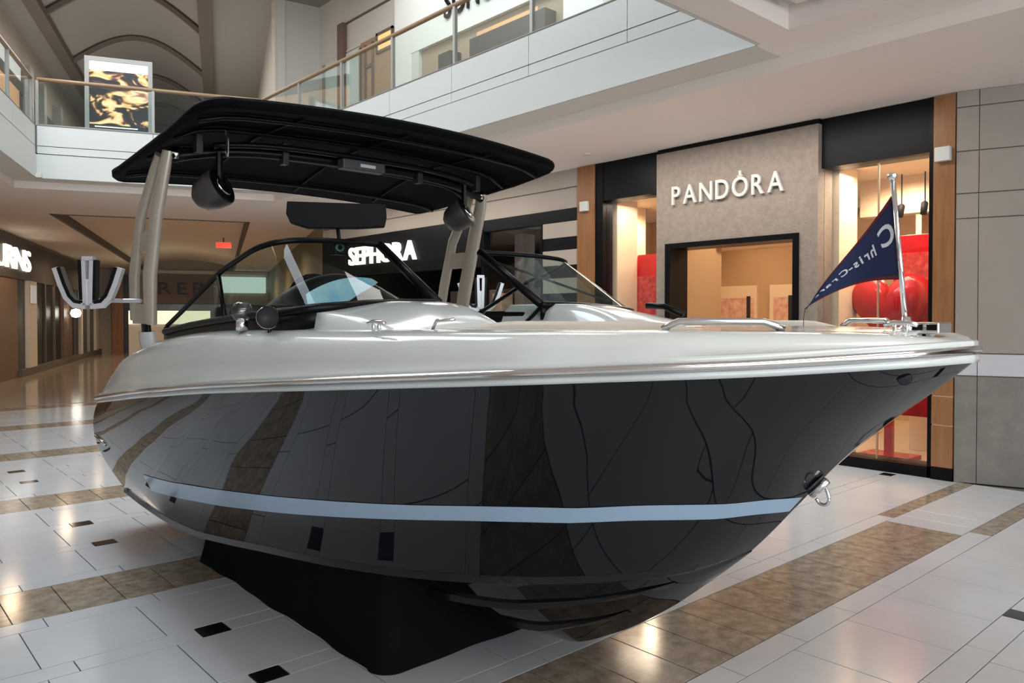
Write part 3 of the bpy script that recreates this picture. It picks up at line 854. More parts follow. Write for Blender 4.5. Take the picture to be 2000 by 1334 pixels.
SY = [.805, .825, .87, .94, 1.04, 1.19, 1.39, 1.59, 1.79, 2.09, 2.39, 2.79, 3.29, 3.79, 4.29, 4.79, 5.29, 5.79, 6.09, 6.40]
SB = [0, .10, .236, .36, .473, .61, .77, .875, .98, 1.07, 1.146, 1.21, 1.245, 1.265, 1.262, 1.245, 1.206, 1.15, 1.106, 1.06]
SZ = [1.474, 1.472, 1.467, 1.461, 1.452, 1.439, 1.426, 1.412, 1.398, 1.376, 1.354, 1.323, 1.283, 1.24, 1.19, 1.14, 1.085, 1.032, 1.0, .968]
CY_ = [1.55, 1.65, 1.75, 1.95, 2.15, 2.45, 2.85, 3.35, 3.85, 4.35, 4.85, 5.35, 5.85, 6.35]
CB = [0, .12, .22, .393, .53, .68, .776, .847, .879, .894, .9, .9, .894, .884]
CZ = [.722, .67, .63, .595, .567, .535, .486, .432, .377, .315, .262, .245, .252, .272]
KY = [1.55, 1.703, 1.948, 2.226, 2.51, 2.72, 2.91, 3.4, 6.35]
KZ = [.722, .586, .385, .203, .08, .062, .066, .075, .085]
def sheer_b(y): return smooth_ip(y, SY, SB)
def sheer_z(y): return smooth_ip(y, SY, SZ)
def side(t, v, sgn=-1, off=0.0):
    ys = .805 + 5.595 * t; yc = 1.55 + 4.8 * t
    b0, z0 = sheer_b(ys), sheer_z(ys)
    b1, z1 = smooth_ip(yc, CY_, CB), smooth_ip(yc, CY_, CZ)
    k = ip(t, [0, .06, .25, .5, .8, 1], [0, -.045, -.02, .03, .07, .10])
    hb = b0 + (b1 - b0) * v + k * math.sin(math.pi * v ** 0.8)
    y = ys + (yc - ys) * v
    z = z0 + (z1 - z0) * v + .045 * math.sin(math.pi * v) ** 2 * max(0, 1 - t * 8)
    return Vector((XC + sgn * (hb + off), y, z))
def bottom(t, v, sgn=-1):
    y = 1.55 + 4.8 * t
    b1, z1 = smooth_ip(y, CY_, CB), smooth_ip(y, CY_, CZ)
    zk = smooth_ip(y, KY, KZ)
    fl = min(.07, b1 * .2)
    if v < 0.1:
        return Vector((XC + sgn * (b1 - fl * v / .1), y, z1 - .004 * v / .1))
    q = (v - .1) / .9
    hb = (b1 - fl) * (1 - q)
    z = z1 - .004 + (zk - z1) * q - .03 * math.sin(math.pi * q) * min(1, b1 / .5)
    return Vector((XC + sgn * hb, y, z))
boat = thing('motorboat', 'navy and white bowrider motorboat with black canopy on display in the mall', 'boat', (XC, 3.6, 0))
TS = [(i / 90) ** 1.5 for i in range(91)]
VS = [i / 20 for i in range(21)]
hm = MB()
for sg in (-1, 1):
    hm.grid([[side(t, v, sg) for v in VS] for t in TS], flip=(sg < 0))
    hm.grid([[bottom(t, v, sg) for v in [0, .05, .1] + [.1 + .9 * i / 10 for i in range(1, 11)]] for t in TS], flip=(sg < 0))
# transom
tr = [side(1, v, -1) for v in VS] + [bottom(1, v, -1) for v in (.1, .4, .7)]
tr2 = [Vector((2 * XC - p.x, p.y, p.z)) for p in tr]
hm.grid([tr, tr2], flip=True)
hull = hm.build('hull', M['hull'], boat, smooth=True)
# boot stripe: a thin vinyl band following the side
sv = [(0, 0.718, 0.785), (0.02, 0.665, 0.735), (0.05, 0.628, 0.7), (0.1, 0.589, 0.665), (0.17, 0.574, 0.653), (0.25, 0.584, 0.666), (0.35, 0.594, 0.689), (0.45, 0.603, 0.709), (0.55, 0.599, 0.715), (0.65, 0.59, 0.708), (0.75, 0.589, 0.720), (0.82, 0.587, 0.726)]
def stripe_band(sg):
    rows = []
    for i in range(80):
        t = .001 + .775 * (i / 79) ** 1.3
        a = smooth_ip(t, [s[0] for s in sv], [s[1] for s in sv]); b = smooth_ip(t, [s[0] for s in sv], [s[2] for s in sv])
        rows.append([side(t, a + (b - a) * j / 4, sg, .003) for j in range(5)])
    return rows
for sg in (-1, 1):
    MB().grid(stripe_band(sg), flip=(sg < 0)).build('boot_stripe', M['stripe'], hull, smooth=True)
# spray strakes on the bottom
for sg in (-1, 1):
    for q0, t0, t1 in ((.36, .05, .97), (.66, .10, .97)):
        rows = []
        for i in range(60):
            t = t0 + (t1 - t0) * i / 59
            p = bottom(t, q0, sg); p2 = bottom(t, q0 + .07, sg)
            w = min(1, i / 6)
            rows.append([p, p + Vector((sg * .006, 0, -.026 * w)), p2 + Vector((0, 0, -.004))])
        MB().grid(rows, flip=(sg < 0)).build('spray_strake', M['strake'], hull, smooth=False)
    rows = []
    for i in range(60):
        t = .03 + .97 * i / 59
        p = side(t, 1.0, sg); w = min(1, i / 8)
        rows.append([side(t, .965, sg, .001), p + Vector((sg * .022 * w, 0, -.004)), p + Vector((-sg * .02, 0, -.012 * w))])
    MB().grid(rows, flip=(sg < 0)).build('chine_strip', M['strake'], hull, smooth=False)

_sg = np.array([[(p.y, p.z, XC - p.x) for p in (side(t, v, -1) for v in VS)] for t in TS]).reshape(-1, 3)
def hull_hb(y, z):
    d = (_sg[:, 0] - y) ** 2 + (_sg[:, 1] - z) ** 2
    return float(_sg[int(np.argmin(d)), 2])
def inhull(p, gap=.05):
    lim = max(0.0, hull_hb(p.y, p.z) - gap)
    h = p.x - XC
    if abs(h) > lim and p.z < sheer_z(max(.805, min(6.4, p.y))) + .01:
        h = math.copysign(lim, h)
    return Vector((XC + h, p.y, p.z))
# --- rub rail: white base moulding and steel insert along the sheer
def sheer_curve(sg, off, dz, n=90):
    P = []
    for i in range(n):
        y = .805 + 5.585 * (i / (n - 1)) ** 1.6
        b = sheer_b(y)
        yy = y - off * .1 * (1 - min(1, b / .35))
        P.append(Vector((XC + sg * (b + off * min(1, b / .12)), yy, sheer_z(y) + dz)))
    return P
def both(off, dz):
    a = sheer_curve(-1, off, dz); b = sheer_curve(1, off, dz)
    return a[::-1] + b[1:]
def band_profile(name, prof, m, parent, smooth=True):
    rows = [both(o, z) for o, z in prof]
    MB().grid(rows, flip=True).build(name, m, parent, smooth=smooth)
band_profile('rub_base', [(0.0, -.012), (.012, -.010), (.018, 0.0), (.012, .012), (.004, .014)], M['deck'], hull)
band_profile('steel_rail', [(.004, .012), (.026, .014), (.034, .022), (.034, .030), (.026, .038), (.004, .040)], M['steel'], hull)
# --- deck shell
DY = [.80, .83, .9, 1.0, 1.2, 1.5, 2.0, 2.6, 3.3, 4.0, 4.5, 4.9, 5.5, 6.1, 6.4]
DZ = [1.536, 1.541, 1.548, 1.553, 1.557, 1.558, 1.556, 1.551, 1.547, 1.527, 1.490, 1.445, 1.345, 1.15, 1.035]
DI = [.10, .11, .12, .13, .13, .13, .13, .13, .14, .15, .16, .17, .18, .2, .2]
def deck_sec(y, sg):
    b, z = sheer_b(y), sheer_z(y)
    zc = smooth_ip(y, DY, DZ); ins = ip(y, DY, DI)
    h = zc - z
    pts = [(0.006, .040), (.004, .052), (-.006, .058), (-.010, h * .45), (-.02, h * .70), (-.045, h * .87), (-.09, h * .965), (-ins, h), (-ins - .08, h + .004), (-ins - .17, h + .002), (-ins - .19, h - .02), (-ins - .2, h - .09), (-ins - .21, h - .45)]
    out = []
    f = min(1, b / .5)
    yo = max(0, .12 - (y - .79) * .6)
    for k, (o, dz) in enumerate(pts):
        hb = b + o * (f if o < 0 else min(1, b / .1))
        if y < 1.35 and k > 8:
            hb = b + (pts[8][0]) * f * (1 - (k - 8) * 0.0)
            dz = pts[8][1] - (0.0 if k == 8 else .002 * (k - 8))
            hb = max(0, hb - .001 * (k - 8))
        hb = max(0, hb)
        bow = -o * .8 * max(0, 1 - b / .5) if o < 0 else 0
        q = Vector((XC + sg * hb, y + max(0, bow), z + dz))
        out.append(inhull(q) if k > 9 else q)
    return out
ys = [.805 + 5.585 * (i / 110) ** 1.5 for i in range(111)]
dm = MB()
for sg in (-1, 1):
    dm.grid([deck_sec(y, sg) for y in ys], flip=(sg > 0))
deck = dm.build('deck', M['deck'], boat, smooth=True)
# foredeck plate closing the bow
fy = [.812 + (1.62 - .812) * i / 20 for i in range(21)]
rows = []
for y in fy:
    s0 = deck_sec(y, -1)[8]
    hb = max(.002, XC - s0.x)
    rows.append([Vector((XC + hb * k / 6, s0.y, s0.z - .004 + .012 * (1 - (k / 6) ** 2))) for k in range(-6, 7)])
MB().grid(rows).build('foredeck', M['deck'], deck, smooth=True)
# transom top / aft deck
a = [deck_sec(6.39, -1)[k] for k in range(1, 10)]
b = [Vector((2 * XC - p.x, p.y, p.z)) for p in a]
MB().grid([a, b], flip=True).build('transom_cap', M['deck'], deck, smooth=True)
rows = []
for y in (5.55, 5.8, 6.1, 6.39):
    s0 = deck_sec(y, -1)[8]
    rows.append([Vector((s0.x + (2 * (XC - s0.x)) * k / 8, y, s0.z + .05 * math.sin(math.pi * k / 8))) for k in range(9)])
MB().grid(rows).build('engine_hatch', M['deck'], deck, smooth=True)
# cockpit sole, bow bulkhead, liner
def inner(y, z):
    p = inhull(Vector((deck_sec(y, -1)[12].x, y, z)), .07)
    return [p, Vector((2 * XC - p.x, y, z))]
MB().grid([inner(y, 1.0) for y in np.linspace(1.62, 5.9, 24)]).build('cockpit_sole', M['cush'], deck)
MB().grid([inner(1.62, z) for z in np.linspace(1.0, 1.55, 8)]).build('bow_bulkhead', M['deck'], deck)
for sg in (-1, 1):
    rows = []
    for y in np.linspace(1.62, 5.9, 26):
        p = deck_sec(y, sg)[12]
        r = [p]
        for z in np.linspace(p.z - .02, 1.0, 5):
            q = inner(y, z)[0 if sg < 0 else 1]
            if abs(q.x - XC) > abs(p.x - XC):
                q.x = p.x
            r.append(q)
        rows.append(r)
    MB().grid(rows).build('liner', M['cush'], deck, smooth=True)

# --- console mouldings in front of the windshield
def console(sg, ya, yb, z1, xin):
    rows = []
    n, w = 20, 16
    for i in range(n):
        f = i / (n - 1)
        y = ya + (yb - ya) * f
        zb = smooth_ip(y, DY, DZ) - .03
        xo = XC + sg * (sheer_b(y) - ip(y, DY, DI) - .035)
        top = math.sin(min(1, f / .55) * math.pi / 2) ** .6
        r = []
        for j in range(w):
            g = j / (w - 1)
            ei = math.sin(min(1, (1 - g) / .14) * math.pi / 2) ** .8
            zt = 1.612 + (z1 - 1.612) * min(1, g / .55) if j else zb
            r.append(Vector((xo + (xin - xo) * max(0, g - .05 * (1 - g)) , y, zb + (zt - zb) * top * ei)))
        rows.append(r)
    return MB().grid(rows, flip=(sg > 0)).build('console_moulding', M['deck'], deck, smooth=True)
console(-1, 2.48, 3.4, 1.676, 2.27)
console(1, 2.48, 3.4, 1.676, 2.93)
for x0, x1 in ((1.56, 2.25), (2.95, 3.64)):
    x0, x1 = (max(x0, 1.78), x1) if x0 < XC else (x0, min(x1, 3.42))
    box('console_box', (x0, 2.3, 1.0), (x1, 3.6, 1.56), M['deck'], deck, bevel=.03)
# --- bow lounge cushions
def cushion(name, a, b, m, parent, r=.035):
    return box(name, a, b, m, parent, bevel=r)
cushion('bow_cushion', (2.0, 1.66, 1.25), (2.3, 2.2, 1.40), M['cush'], boat)
cushion('bow_cushion', (2.9, 1.66, 1.25), (3.2, 2.2, 1.40), M['cush'], boat)
for sg in (-1, 1):
    rows = []
    for y in np.linspace(1.40, 2.3, 16):
        s0 = deck_sec(y, sg); kf = min(1, (y - 1.40) / .2, (2.3 - y) / .2) ** .6
        xo = s0[9].x; xi = xo - sg * .10
        rows.append([Vector((xo, y, 1.50)), Vector((xo, y, 1.54 + .032 * kf)), Vector((xo - sg * .03, y, 1.545 + .042 * kf)), Vector((xi, y, 1.54 + .038 * kf)), Vector((xi - sg * .02, y, 1.52)), Vector((xi - sg * .02, y, 1.40))])
    MB().grid(rows, flip=(sg > 0)).build('bow_backrest', M['cush'], boat, smooth=True)
# --- seats
def seat(x0, x1, y, m):
    cushion('helm_seat', (x0, y, 1.28), (x1, y + .5, 1.40), m, boat)
    cushion('seat_back', (x0, y + .42, 1.36), (x1, y + .56, 1.68), m, boat, .05)
    box('seat_pedestal', ((x0 + x1) / 2 - .12, y + .12, .95), ((x0 + x1) / 2 + .12, y + .4, 1.28), M['dark'], boat, bevel=.02)
seat(1.7, 2.25, 4.0, M['dark'])
seat(2.95, 3.5, 4.0, M['dark'])
cushion('aft_bench', (1.65, 5.2, 1.15), (3.55, 5.65, 1.3), M['cush'], boat)
# --- dash, cowl, painted sky reflection, wheel
dh = []
for i in range(14):
    f = i / 13
    y = 3.22 + .42 * f
    r = []
    for j in range(15):
        g = j / 14
        r.append(Vector((1.62 + .62 * g, y, 1.60 + (.12 + .10 * math.sin(math.pi * f * .8)) * math.sin(math.pi * min(1, max(0, g * .92 + .04))) ** .6)))
    dh.append(r)
dash = MB().grid(dh).build('dash_cowl', M['dash'], boat, smooth=True)
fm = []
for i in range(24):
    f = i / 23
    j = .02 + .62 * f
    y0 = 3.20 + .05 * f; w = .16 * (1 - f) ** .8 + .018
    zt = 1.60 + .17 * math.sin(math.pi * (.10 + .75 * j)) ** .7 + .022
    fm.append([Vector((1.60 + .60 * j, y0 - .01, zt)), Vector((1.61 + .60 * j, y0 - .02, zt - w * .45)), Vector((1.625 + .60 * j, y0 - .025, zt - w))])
MB().grid(fm).build('painted_sky_refl', M['sky_refl'], dash, smooth=True)  # windshield's sky reflection, painted as a pale blue strip over the dash
wh = [Vector((1.95 + .17 * math.cos(a), 3.70 + .06 * math.sin(a), 1.66 + .16 * math.sin(a))) for a in np.linspace(0, 2 * math.pi, 25)]
MB().tube(wh, .014, 8).build('steering_wheel', M['black'], dash, smooth=True)
MB().tube([(1.95, 3.55, 1.62), (1.95, 3.70, 1.66)], .02, 8).build('steering_column', M['black'], dash)
box('glovebox_dash', (2.97, 3.2, 1.56), (3.62, 3.6, 1.64), M['dash'], boat, bevel=.03)

# --- windshield
bs_ = [(2.25, 3.06, 1.672), (2.0, 3.02, 1.668), (1.78, 2.99, 1.657), (1.56, 2.99, 1.640), (1.487, 3.12, 1.625), (1.482, 3.45, 1.608), (1.485, 3.8, 1.590), (1.49, 4.3, 1.555), (1.49, 4.72, 1.515)]
tp_ = [(2.25, 3.59, 1.992), (2.05, 3.54, 1.990), (1.84, 3.49, 1.982), (1.65, 3.47, 1.965), (1.56, 3.58, 1.935), (1.54, 3.78, 1.885), (1.53, 4.0, 1.825), (1.515, 4.4, 1.67), (1.51, 4.74, 1.55)]
ws = MB().tube([(p[0], p[1], p[2] + .004) for p in bs_], .016, 8).build('windshield', M['black'], boat, smooth=True)
def dens(P, n=6):
    out = []
    P = [Vector(p) for p in P]
    for i in range(len(P) - 1):
        p0, p1, p2, p3 = P[max(i - 1, 0)], P[i], P[i + 1], P[min(i + 2, len(P) - 1)]
        for k in range(n):
            t = k / n
            out.append(.5 * ((2 * p1) + (p2 - p0) * t + (2 * p0 - 5 * p1 + 4 * p2 - p3) * t * t + (3 * p1 - p0 - 3 * p2 + p3) * t ** 3))
    out.append(P[-1])
    return out
def mir(P):
    return [Vector((2 * XC - p[0], p[1], p[2])) for p in P]
for fn in (lambda P: [Vector(p) for p in P], mir):
    Bp, Tp = dens(fn(bs_)), dens(fn(tp_))
    iM = 36
    MB().tube(Tp, .014, 8).build('top_frame', M['black'], ws, smooth=True)
    MB().tube([p + Vector((0, 0, .0)) for p in Bp], [.018] * len(Bp), 8).build('base_frame', M['black'], ws, smooth=True)
    MB().grid([Bp, [p + Vector((0, 0, -.085)) for p in Bp]]).build('base_gasket', M['black'], ws, smooth=True, solid=.012)
    MB().tube([Bp[0], Tp[0]], .024, 8).build('centre_post', M['black'], ws, smooth=True)
    MB().tube([Bp[iM], Tp[iM]], .012, 8).build('corner_post', M['black'], ws, smooth=True)
    MB().tube([Bp[-1], Tp[-1]], .014, 8).build('rear_post', M['black'], ws, smooth=True)
    MB().grid([Bp[:iM + 1], Tp[:iM + 1]]).build('front_pane', M['wsglass'], ws, smooth=True)
    MB().grid([Bp[iM:], Tp[iM:]]).build('side_pane', M['wsglass'], ws, smooth=True)
MB().tube([(3.0, 3.5, 1.93), (3.58, 3.12, 1.70)], .008, 6).build('wiper_arm', M['grey'], ws)
MB().tube([(2.95, 3.06, 1.66), (2.97, 3.30, 1.5), (2.97, 3.5, 1.2)], .012, 6).build('door_edge', M['black'], ws)

# --- ski mirror on its stalk
mr = MB()
prof = [(-.255, .005), (-.25, .068), (.25, .066), (.255, -.005), (.245, -.05), (.1, -.062), (-.15, -.066), (-.235, -.04)]
mu = Vector((.86, -.50, 0)); mc = Vector((1.98, 3.57, 2.125))
Vv = [mc + mu * a + Vector((0, 0, b)) for a, b in prof] + [mc + mu * a + Vector((.035, .06, b)) for a, b in prof]
mr.add(Vv, [tuple(range(8))[::-1], tuple(range(8, 16))] + [(i, (i + 1) % 8, 8 + (i + 1) % 8, 8 + i) for i in range(8)])
mirror = mr.build('ski_mirror', M['blackm'], boat, bevel=.006)
MB().tube([mc + Vector((.03, .05, -.05)), (2.01, 3.60, 2.0)], .01, 8).build('mirror_stalk', M['black'], mirror)
box('mirror_clamp', (1.96, 3.56, 1.925), (2.04, 3.63, 2.005), M['dash'], mirror, bevel=.008)
MB().lathe([(.013, 0), (.022, .004), (.022, -.004), (.013, 0)], (1.985, 3.548, 1.96), (-.6, -.75, 0), 14).build('clamp_ring', mat('green_ring', (0.12, 0.22, 0.16), 0.4), mirror)

# --- tower legs, arch, canopy, speakers
def oval(P, ra, rb, ax, n=12):
    P = [Vector(p) for p in P]; ax = Vector(ax).normalized()
    rows = []
    for i, p in enumerate(P):
        t = (P[min(i + 1, len(P) - 1)] - P[max(i - 1, 0)]).normalized()
        u = (ax - t * ax.dot(t)).normalized(); v = t.cross(u)
        a = ra[i] if isinstance(ra, list) else ra; b = rb[i] if isinstance(rb, list) else rb
        rows.append([p + u * (a * math.cos(2 * math.pi * k / n)) + v * (b * math.sin(2 * math.pi * k / n)) for k in range(n)])
    m = MB().grid(rows, closed=True, flip=True)
    m.add(rows[0], [tuple(range(n))]); m.add(rows[-1], [tuple(range(n))[::-1]])
    return m
tower = None
for sg in (-1, 1):
    X = lambda d: XC + sg * d
    fwd = [(X(1.16), 4.82, 1.565), (X(1.175), 4.77, 1.85), (X(1.17), 4.66, 2.2), (X(1.155), 4.56, 2.45), (X(1.145), 4.54, 2.54)]
    aft = [(X(1.165), 5.10, 1.585), (X(1.18), 5.06, 1.85), (X(1.175), 4.94, 2.2), (X(1.16), 4.74, 2.45), (X(1.15), 4.68, 2.54)]
    m1 = oval(fwd, [.066, .072, .068, .06, .055], [.032, .034, .032, .03, .026], (0, 1, 0))
    if tower is None:
        tower = m1.build('tower', M['tower'], boat, smooth=True)
        tower['label'] = 'champagne coloured wakeboard tower'
    else:
        m1.build('front_strut', M['tower'], tower, smooth=True)
    oval(aft, [.05, .054, .05, .045, .04], [.026, .028, .026, .022, .02], (0, 1, 0)).build('rear_strut', M['tower'], tower, smooth=True)
    for z, ya, yb in ((1.62, 4.82, 5.1), (2.05, 4.76, 5.0)):
        box('strut_web', (X(1.17) - .012, ya, z - .06), (X(1.17) + .012, yb, z + .06), M['tower'], tower, bevel=.006)
    oval([(X(1.125), 4.93, 1.36), (X(1.15), 4.91, 1.46), (X(1.155), 4.91, 1.515)], .11, .036, (0, 1, 0)).build('leg_foot', M['deck'], tower, smooth=True)
    oval([(X(1.155), 4.91, 1.51), (X(1.16), 4.91, 1.575)], .06, .022, (0, 1, 0)).build('hinge', M['black'], tower, smooth=True)
    MB().tube([(X(1.11), 4.51, 2.49), (X(1.11), 4.515, 2.56)], .025, 10).build('top_knuckle', M['steel'], tower, smooth=True)
    # board rack, outboard of the leg
    rc = Vector((X(1.46), 4.93, 1.80))
    U = Vector((1, 0, 0)); Zv = Vector((0, 0, 1))
    def rk(name, prof, th, dep, m):
        rows = []
        for i, p in enumerate(prof):
            q = Vector(p)
            a = Vector(prof[max(i - 1, 0)]); b = Vector(prof[min(i + 1, len(prof) - 1)])
            t = (b - a).normalized(); nrm = Vector((-t.y, t.x))
            c = [q + nrm * th, q - nrm * th]
            mu_ = Vector((.80, -.60, 0))
            rows.append([rc + mu_ * c[0].x + Zv * c[0].y + Vector((.6, .8, 0)) * -dep, rc + mu_ * c[1].x + Zv * c[1].y + Vector((.6, .8, 0)) * -dep, rc + mu_ * c[1].x + Zv * c[1].y + Vector((.6, .8, 0)) * dep, rc + mu_ * c[0].x + Zv * c[0].y + Vector((.6, .8, 0)) * dep])
        mbk = MB().grid(rows, closed=True)
        mbk.add(rows[0], [(0, 1, 2, 3)]); mbk.add(rows[-1], [(3, 2, 1, 0)])
        return mbk
    for s2_ in (-1, 1):
        rk('rack_arm', [(s2_ * .012, -.135), (s2_ * .075, -.13), (s2_ * .118, -.085), (s2_ * .148, -.01), (s2_ * .178, .085)], .017, .022, None).build('rack_arm', M['rack'], tower, smooth=False)
        rk('rack_pad', [(s2_ * .035, -.113), (s2_ * .07, -.108), (s2_ * .100, -.075), (s2_ * .128, -.005), (s2_ * .158, .088)], .010, .026, None).build('rack_pad', M['black'], tower)
        rk('rack_fork', [(s2_ * .015, -.13), (s2_ * .022, .13)], .011, .022, None).build('rack_fork', M['rack'], tower)
        rk('fork_pad', [(s2_ * .036, -.10), (s2_ * .044, .13)], .008, .024, None).build('fork_pad', M['black'], tower)
    rk('fork_bridge', [(-.03, .138), (.03, .138)], .012, .022, None).build('fork_bridge', M['rack'], tower)
    rk('fork_plate', [(0, -.13), (0, .02)], .026, .015, None).build('fork_plate', M['rack'], tower)
    MB().tube([rc + Vector((.02, .04, -.10)), (X(1.26), 5.0, 1.70), (X(1.18), 4.92, 1.70)], .012, 8).build('rack_mount', M['rack'], tower)

cy0, cy1 = 3.78, 5.46
def can(u, v):
    """u -1..1 across, v 0..1 front to rear; rounded outline"""
    y = cy0 + (cy1 - cy0) * v
    hw = 1.225
    r = .16
    d = min(v * (cy1 - cy0), r)
    inset = r - math.sqrt(max(0, r * r - (r - d) ** 2))
    d2 = min((1 - v) * (cy1 - cy0), .18)
    inset += .10 - math.sqrt(max(0, .10 ** 2 - (.10 - min(d2, .10)) ** 2))
    hw -= inset * .75
    z = smooth_ip(y, [3.8, 4.1, 4.4, 4.7, 5.0, 5.3, 5.5], [2.70, 2.715, 2.715, 2.695, 2.65, 2.58, 2.53])
    q_ = max(0, (abs(u) - .78) / .22)
    z += .05 * (1 - u * u) - .10 * q_ * q_ * math.sin(math.pi * min(1, v * 1.05)) ** .8
    return Vector((XC + .025 + u * hw, y + .03 * u * u * (1 - v), z))
vs_ = [0, .004, .015, .035, .07, .12, .2, .3, .4, .5, .6, .7, .8, .88, .94, .98, .995, 1.0]
top = [[can(-1 + 2 * j / 28, v) for j in range(29)] for v in vs_]
cm = MB()
cm.grid(top, flip=False)
bot = [[p + Vector((0, 0, -.055)) for p in r] for r in top]
cm.grid(bot, flip=True)
ring = [r for r in top[0]] + [r[-1] for r in top[1:]] + top[-1][::-1][1:] + [r[0] for r in top[::-1]][1:-1]
ringb = [p + Vector((0, 0, -.055)) for p in ring]
cm.grid([ring, ringb], closed=True, flip=False)
canopy = cm.build('canopy', M['canvas'], boat, smooth=True)
canopy['label'] = 'black canvas canopy'
pipe = [p + Vector((0, 0, -.03)) for p in ring] + [ring[0] + Vector((0, 0, -.03))]
MB().tube(pipe, .026, 8).build('edge_piping', M['canvas'], canopy, smooth=True)
for v in (.12, .34, .62, .88):
    P = [can(-0.97 + 1.94 * j / 20, v) + Vector((0, 0, -.075)) for j in range(21)]
    MB().tube(P, .014, 8).build('canopy_bow', M['black'], canopy, smooth=True)
for u in (-.55, 0.0, .55):
    P = [can(u, .05 + .9 * j / 12) + Vector((0, 0, -.068)) for j in range(13)]
    MB().tube(P, .008, 6).build('canopy_seam', M['blackm'], canopy, smooth=True)
# arch between the legs
P = [Vector((XC + 1.13 * s, 4.52 - .08 * (1 - s * s), 2.50 + .095 * (1 - s ** 4))) for s in np.linspace(-1, 1, 25)]
arch = MB().tube(P, .03, 10).build('arch', M['black'], boat, smooth=True)
P = [p + Vector((0, -.10, .025)) for p in P[2:-2]]
MB().tube(P, .018, 8).build('arch_rail', M['black'], arch, smooth=True)
box('arch_light', (2.43, 4.30, 2.535), (2.74, 4.38, 2.60), mat('light_housing', (0.05, 0.05, 0.05), 0.4), arch, bevel=.01)
box('arch_light_lens', (2.55, 4.292, 2.555), (2.66, 4.302, 2.575), mat('light_lens', (0.55, 0.56, 0.56), 0.3), arch)
for s in (-.92, -.45, .45, .92):
    p = Vector((XC + 1.1 * s, 4.44, 2.56))
    box('canopy_bracket', (p.x - .02, p.y - .03, p.z - .03), (p.x + .02, p.y + .03, p.z + .10), M['grey'], arch, bevel=.005)
MB().tube([(1.66, 4.2, 2.63), (1.72, 4.36, 2.52)], .010, 6).build('gas_strut', M['steel'], arch)
for sx, nm in ((1.70, 'a'), (3.47, 'b')):
    c = Vector((sx, 4.42, 2.345)) if sx < 2 else Vector((sx, 4.40, 2.36))
    ax = Vector((0.55, -.72, .42)) if sx < 2 else Vector((.45, -.7, .5))
    pod = MB().lathe([(0, -.16), (.05, -.155), (.085, -.12), (.105, -.06), (.112, 0), (.108, .02)], c, ax, 24).build('tower_speaker', mat('speaker_shell', (0.045, 0.04, 0.038), 0.35), boat, smooth=True)
    MB().lathe([(.108, .02), (.095, .028), (.0, .022)], c, ax, 24).build('speaker_grille', M['black'], pod, smooth=True)
    MB().lathe([(.03, .032), (.058, .034), (.064, .026), (.05, .022)], c + ax.normalized() * .002, ax, 20).build('speaker_ring', M['chrome'], pod, smooth=True)
    MB().tube([c, c + Vector((0, -.0, .20))], .02, 8).build('speaker_clamp', M['black'], pod)

# --- deck hardware
nl = MB().lathe([(.0, -.001), (.026, 0), (.026, .045), (.018, .05), (.018, .055)], (1.43, 3.46, 1.54), (0, 0, 1), 16).build('stern_light', M['chrome'], boat, smooth=True)
MB().lathe([(0, -.05), (.03, -.04), (.046, -.015), (.048, .01), (.036, .035), (0, .05)], (1.43, 3.46, 1.628), (0, 0, 1), 20).build('light_globe', M['globe'], nl, smooth=True)
hn = MB().lathe([(.048, .0), (.05, -.004), (.046, -.012), (.03, -.03), (.018, -.06), (.015, -.12), (0, -.12)], (1.412, 3.14, 1.60), (-.35, -.93, .05), 24).build('horn', M['chrome'], boat, smooth=True)
MB().lathe([(.046, -.003), (.03, -.02), (0, -.03)], (1.412, 3.14, 1.60), (-.35, -.93, .05), 24).build('horn_mouth', M['dark'], hn, smooth=True)
MB().tube([(1.445, 3.20, 1.53), (1.445, 3.20, 1.59)], .008, 8).build('horn_stem', M['black'], hn)
def cleat(x, y, z, L_, nm='cleat'):
    c = MB().tube([(x, y - L_, z + .022), (x, y - L_ * .5, z + .028), (x, y + L_ * .5, z + .028), (x, y + L_, z + .022)], .008, 8)
    c.tube([(x, y - L_ * .35, z - .01), (x, y - L_ * .35, z + .028)], .007, 8).tube([(x, y + L_ * .35, z - .01), (x, y + L_ * .35, z + .028)], .007, 8)
    return c.build(nm, M['chrome'], boat, smooth=True)
cleat(1.50, 2.42, 1.556, .055)
cleat(3.70, 2.42, 1.556, .055)
cleat(XC - .10, .98, 1.555, .05)
for sg in (-1, 1):
    P = []
    for y in np.linspace(1.2, 1.5, 14):
        s0 = deck_sec(y, sg)[8]
        f = (y - 1.2) / .3
        P.append(Vector((s0.x, y, s0.z + .002 + .024 * min(1, math.sin(math.pi * f) * 2.2))))
    MB().tube(P, .011, 8).build('bow_rail', M['steel'], boat, smooth=True)
    MB().tube([deck_sec(2.32, sg)[8] + Vector((0, 0, .0)), deck_sec(2.30, sg)[8] + Vector((0, 0, .03)), deck_sec(2.22, sg)[8] + Vector((0, 0, .035))], .007, 8).build('snap_hook', M['steel'], boat, smooth=True)
MB().tube([(3.12, 2.46, 1.66), (3.13, 2.36, 1.655), (3.15, 2.26, 1.615)], .016, 8).build('grab_strap', M['black'], boat, smooth=True)
bf = box('bow_fitting', (XC - .055, .885, 1.548), (XC + .055, .965, 1.585), M['steel'], boat, bevel=.006)
for dx in (-.052, .004):
    box('fitting_slot', (XC - .058, .89 + (.0 if dx < 0 else .042), 1.560), (XC - .052, .92 + (.0 if dx < 0 else .042), 1.578), M['black'], bf)
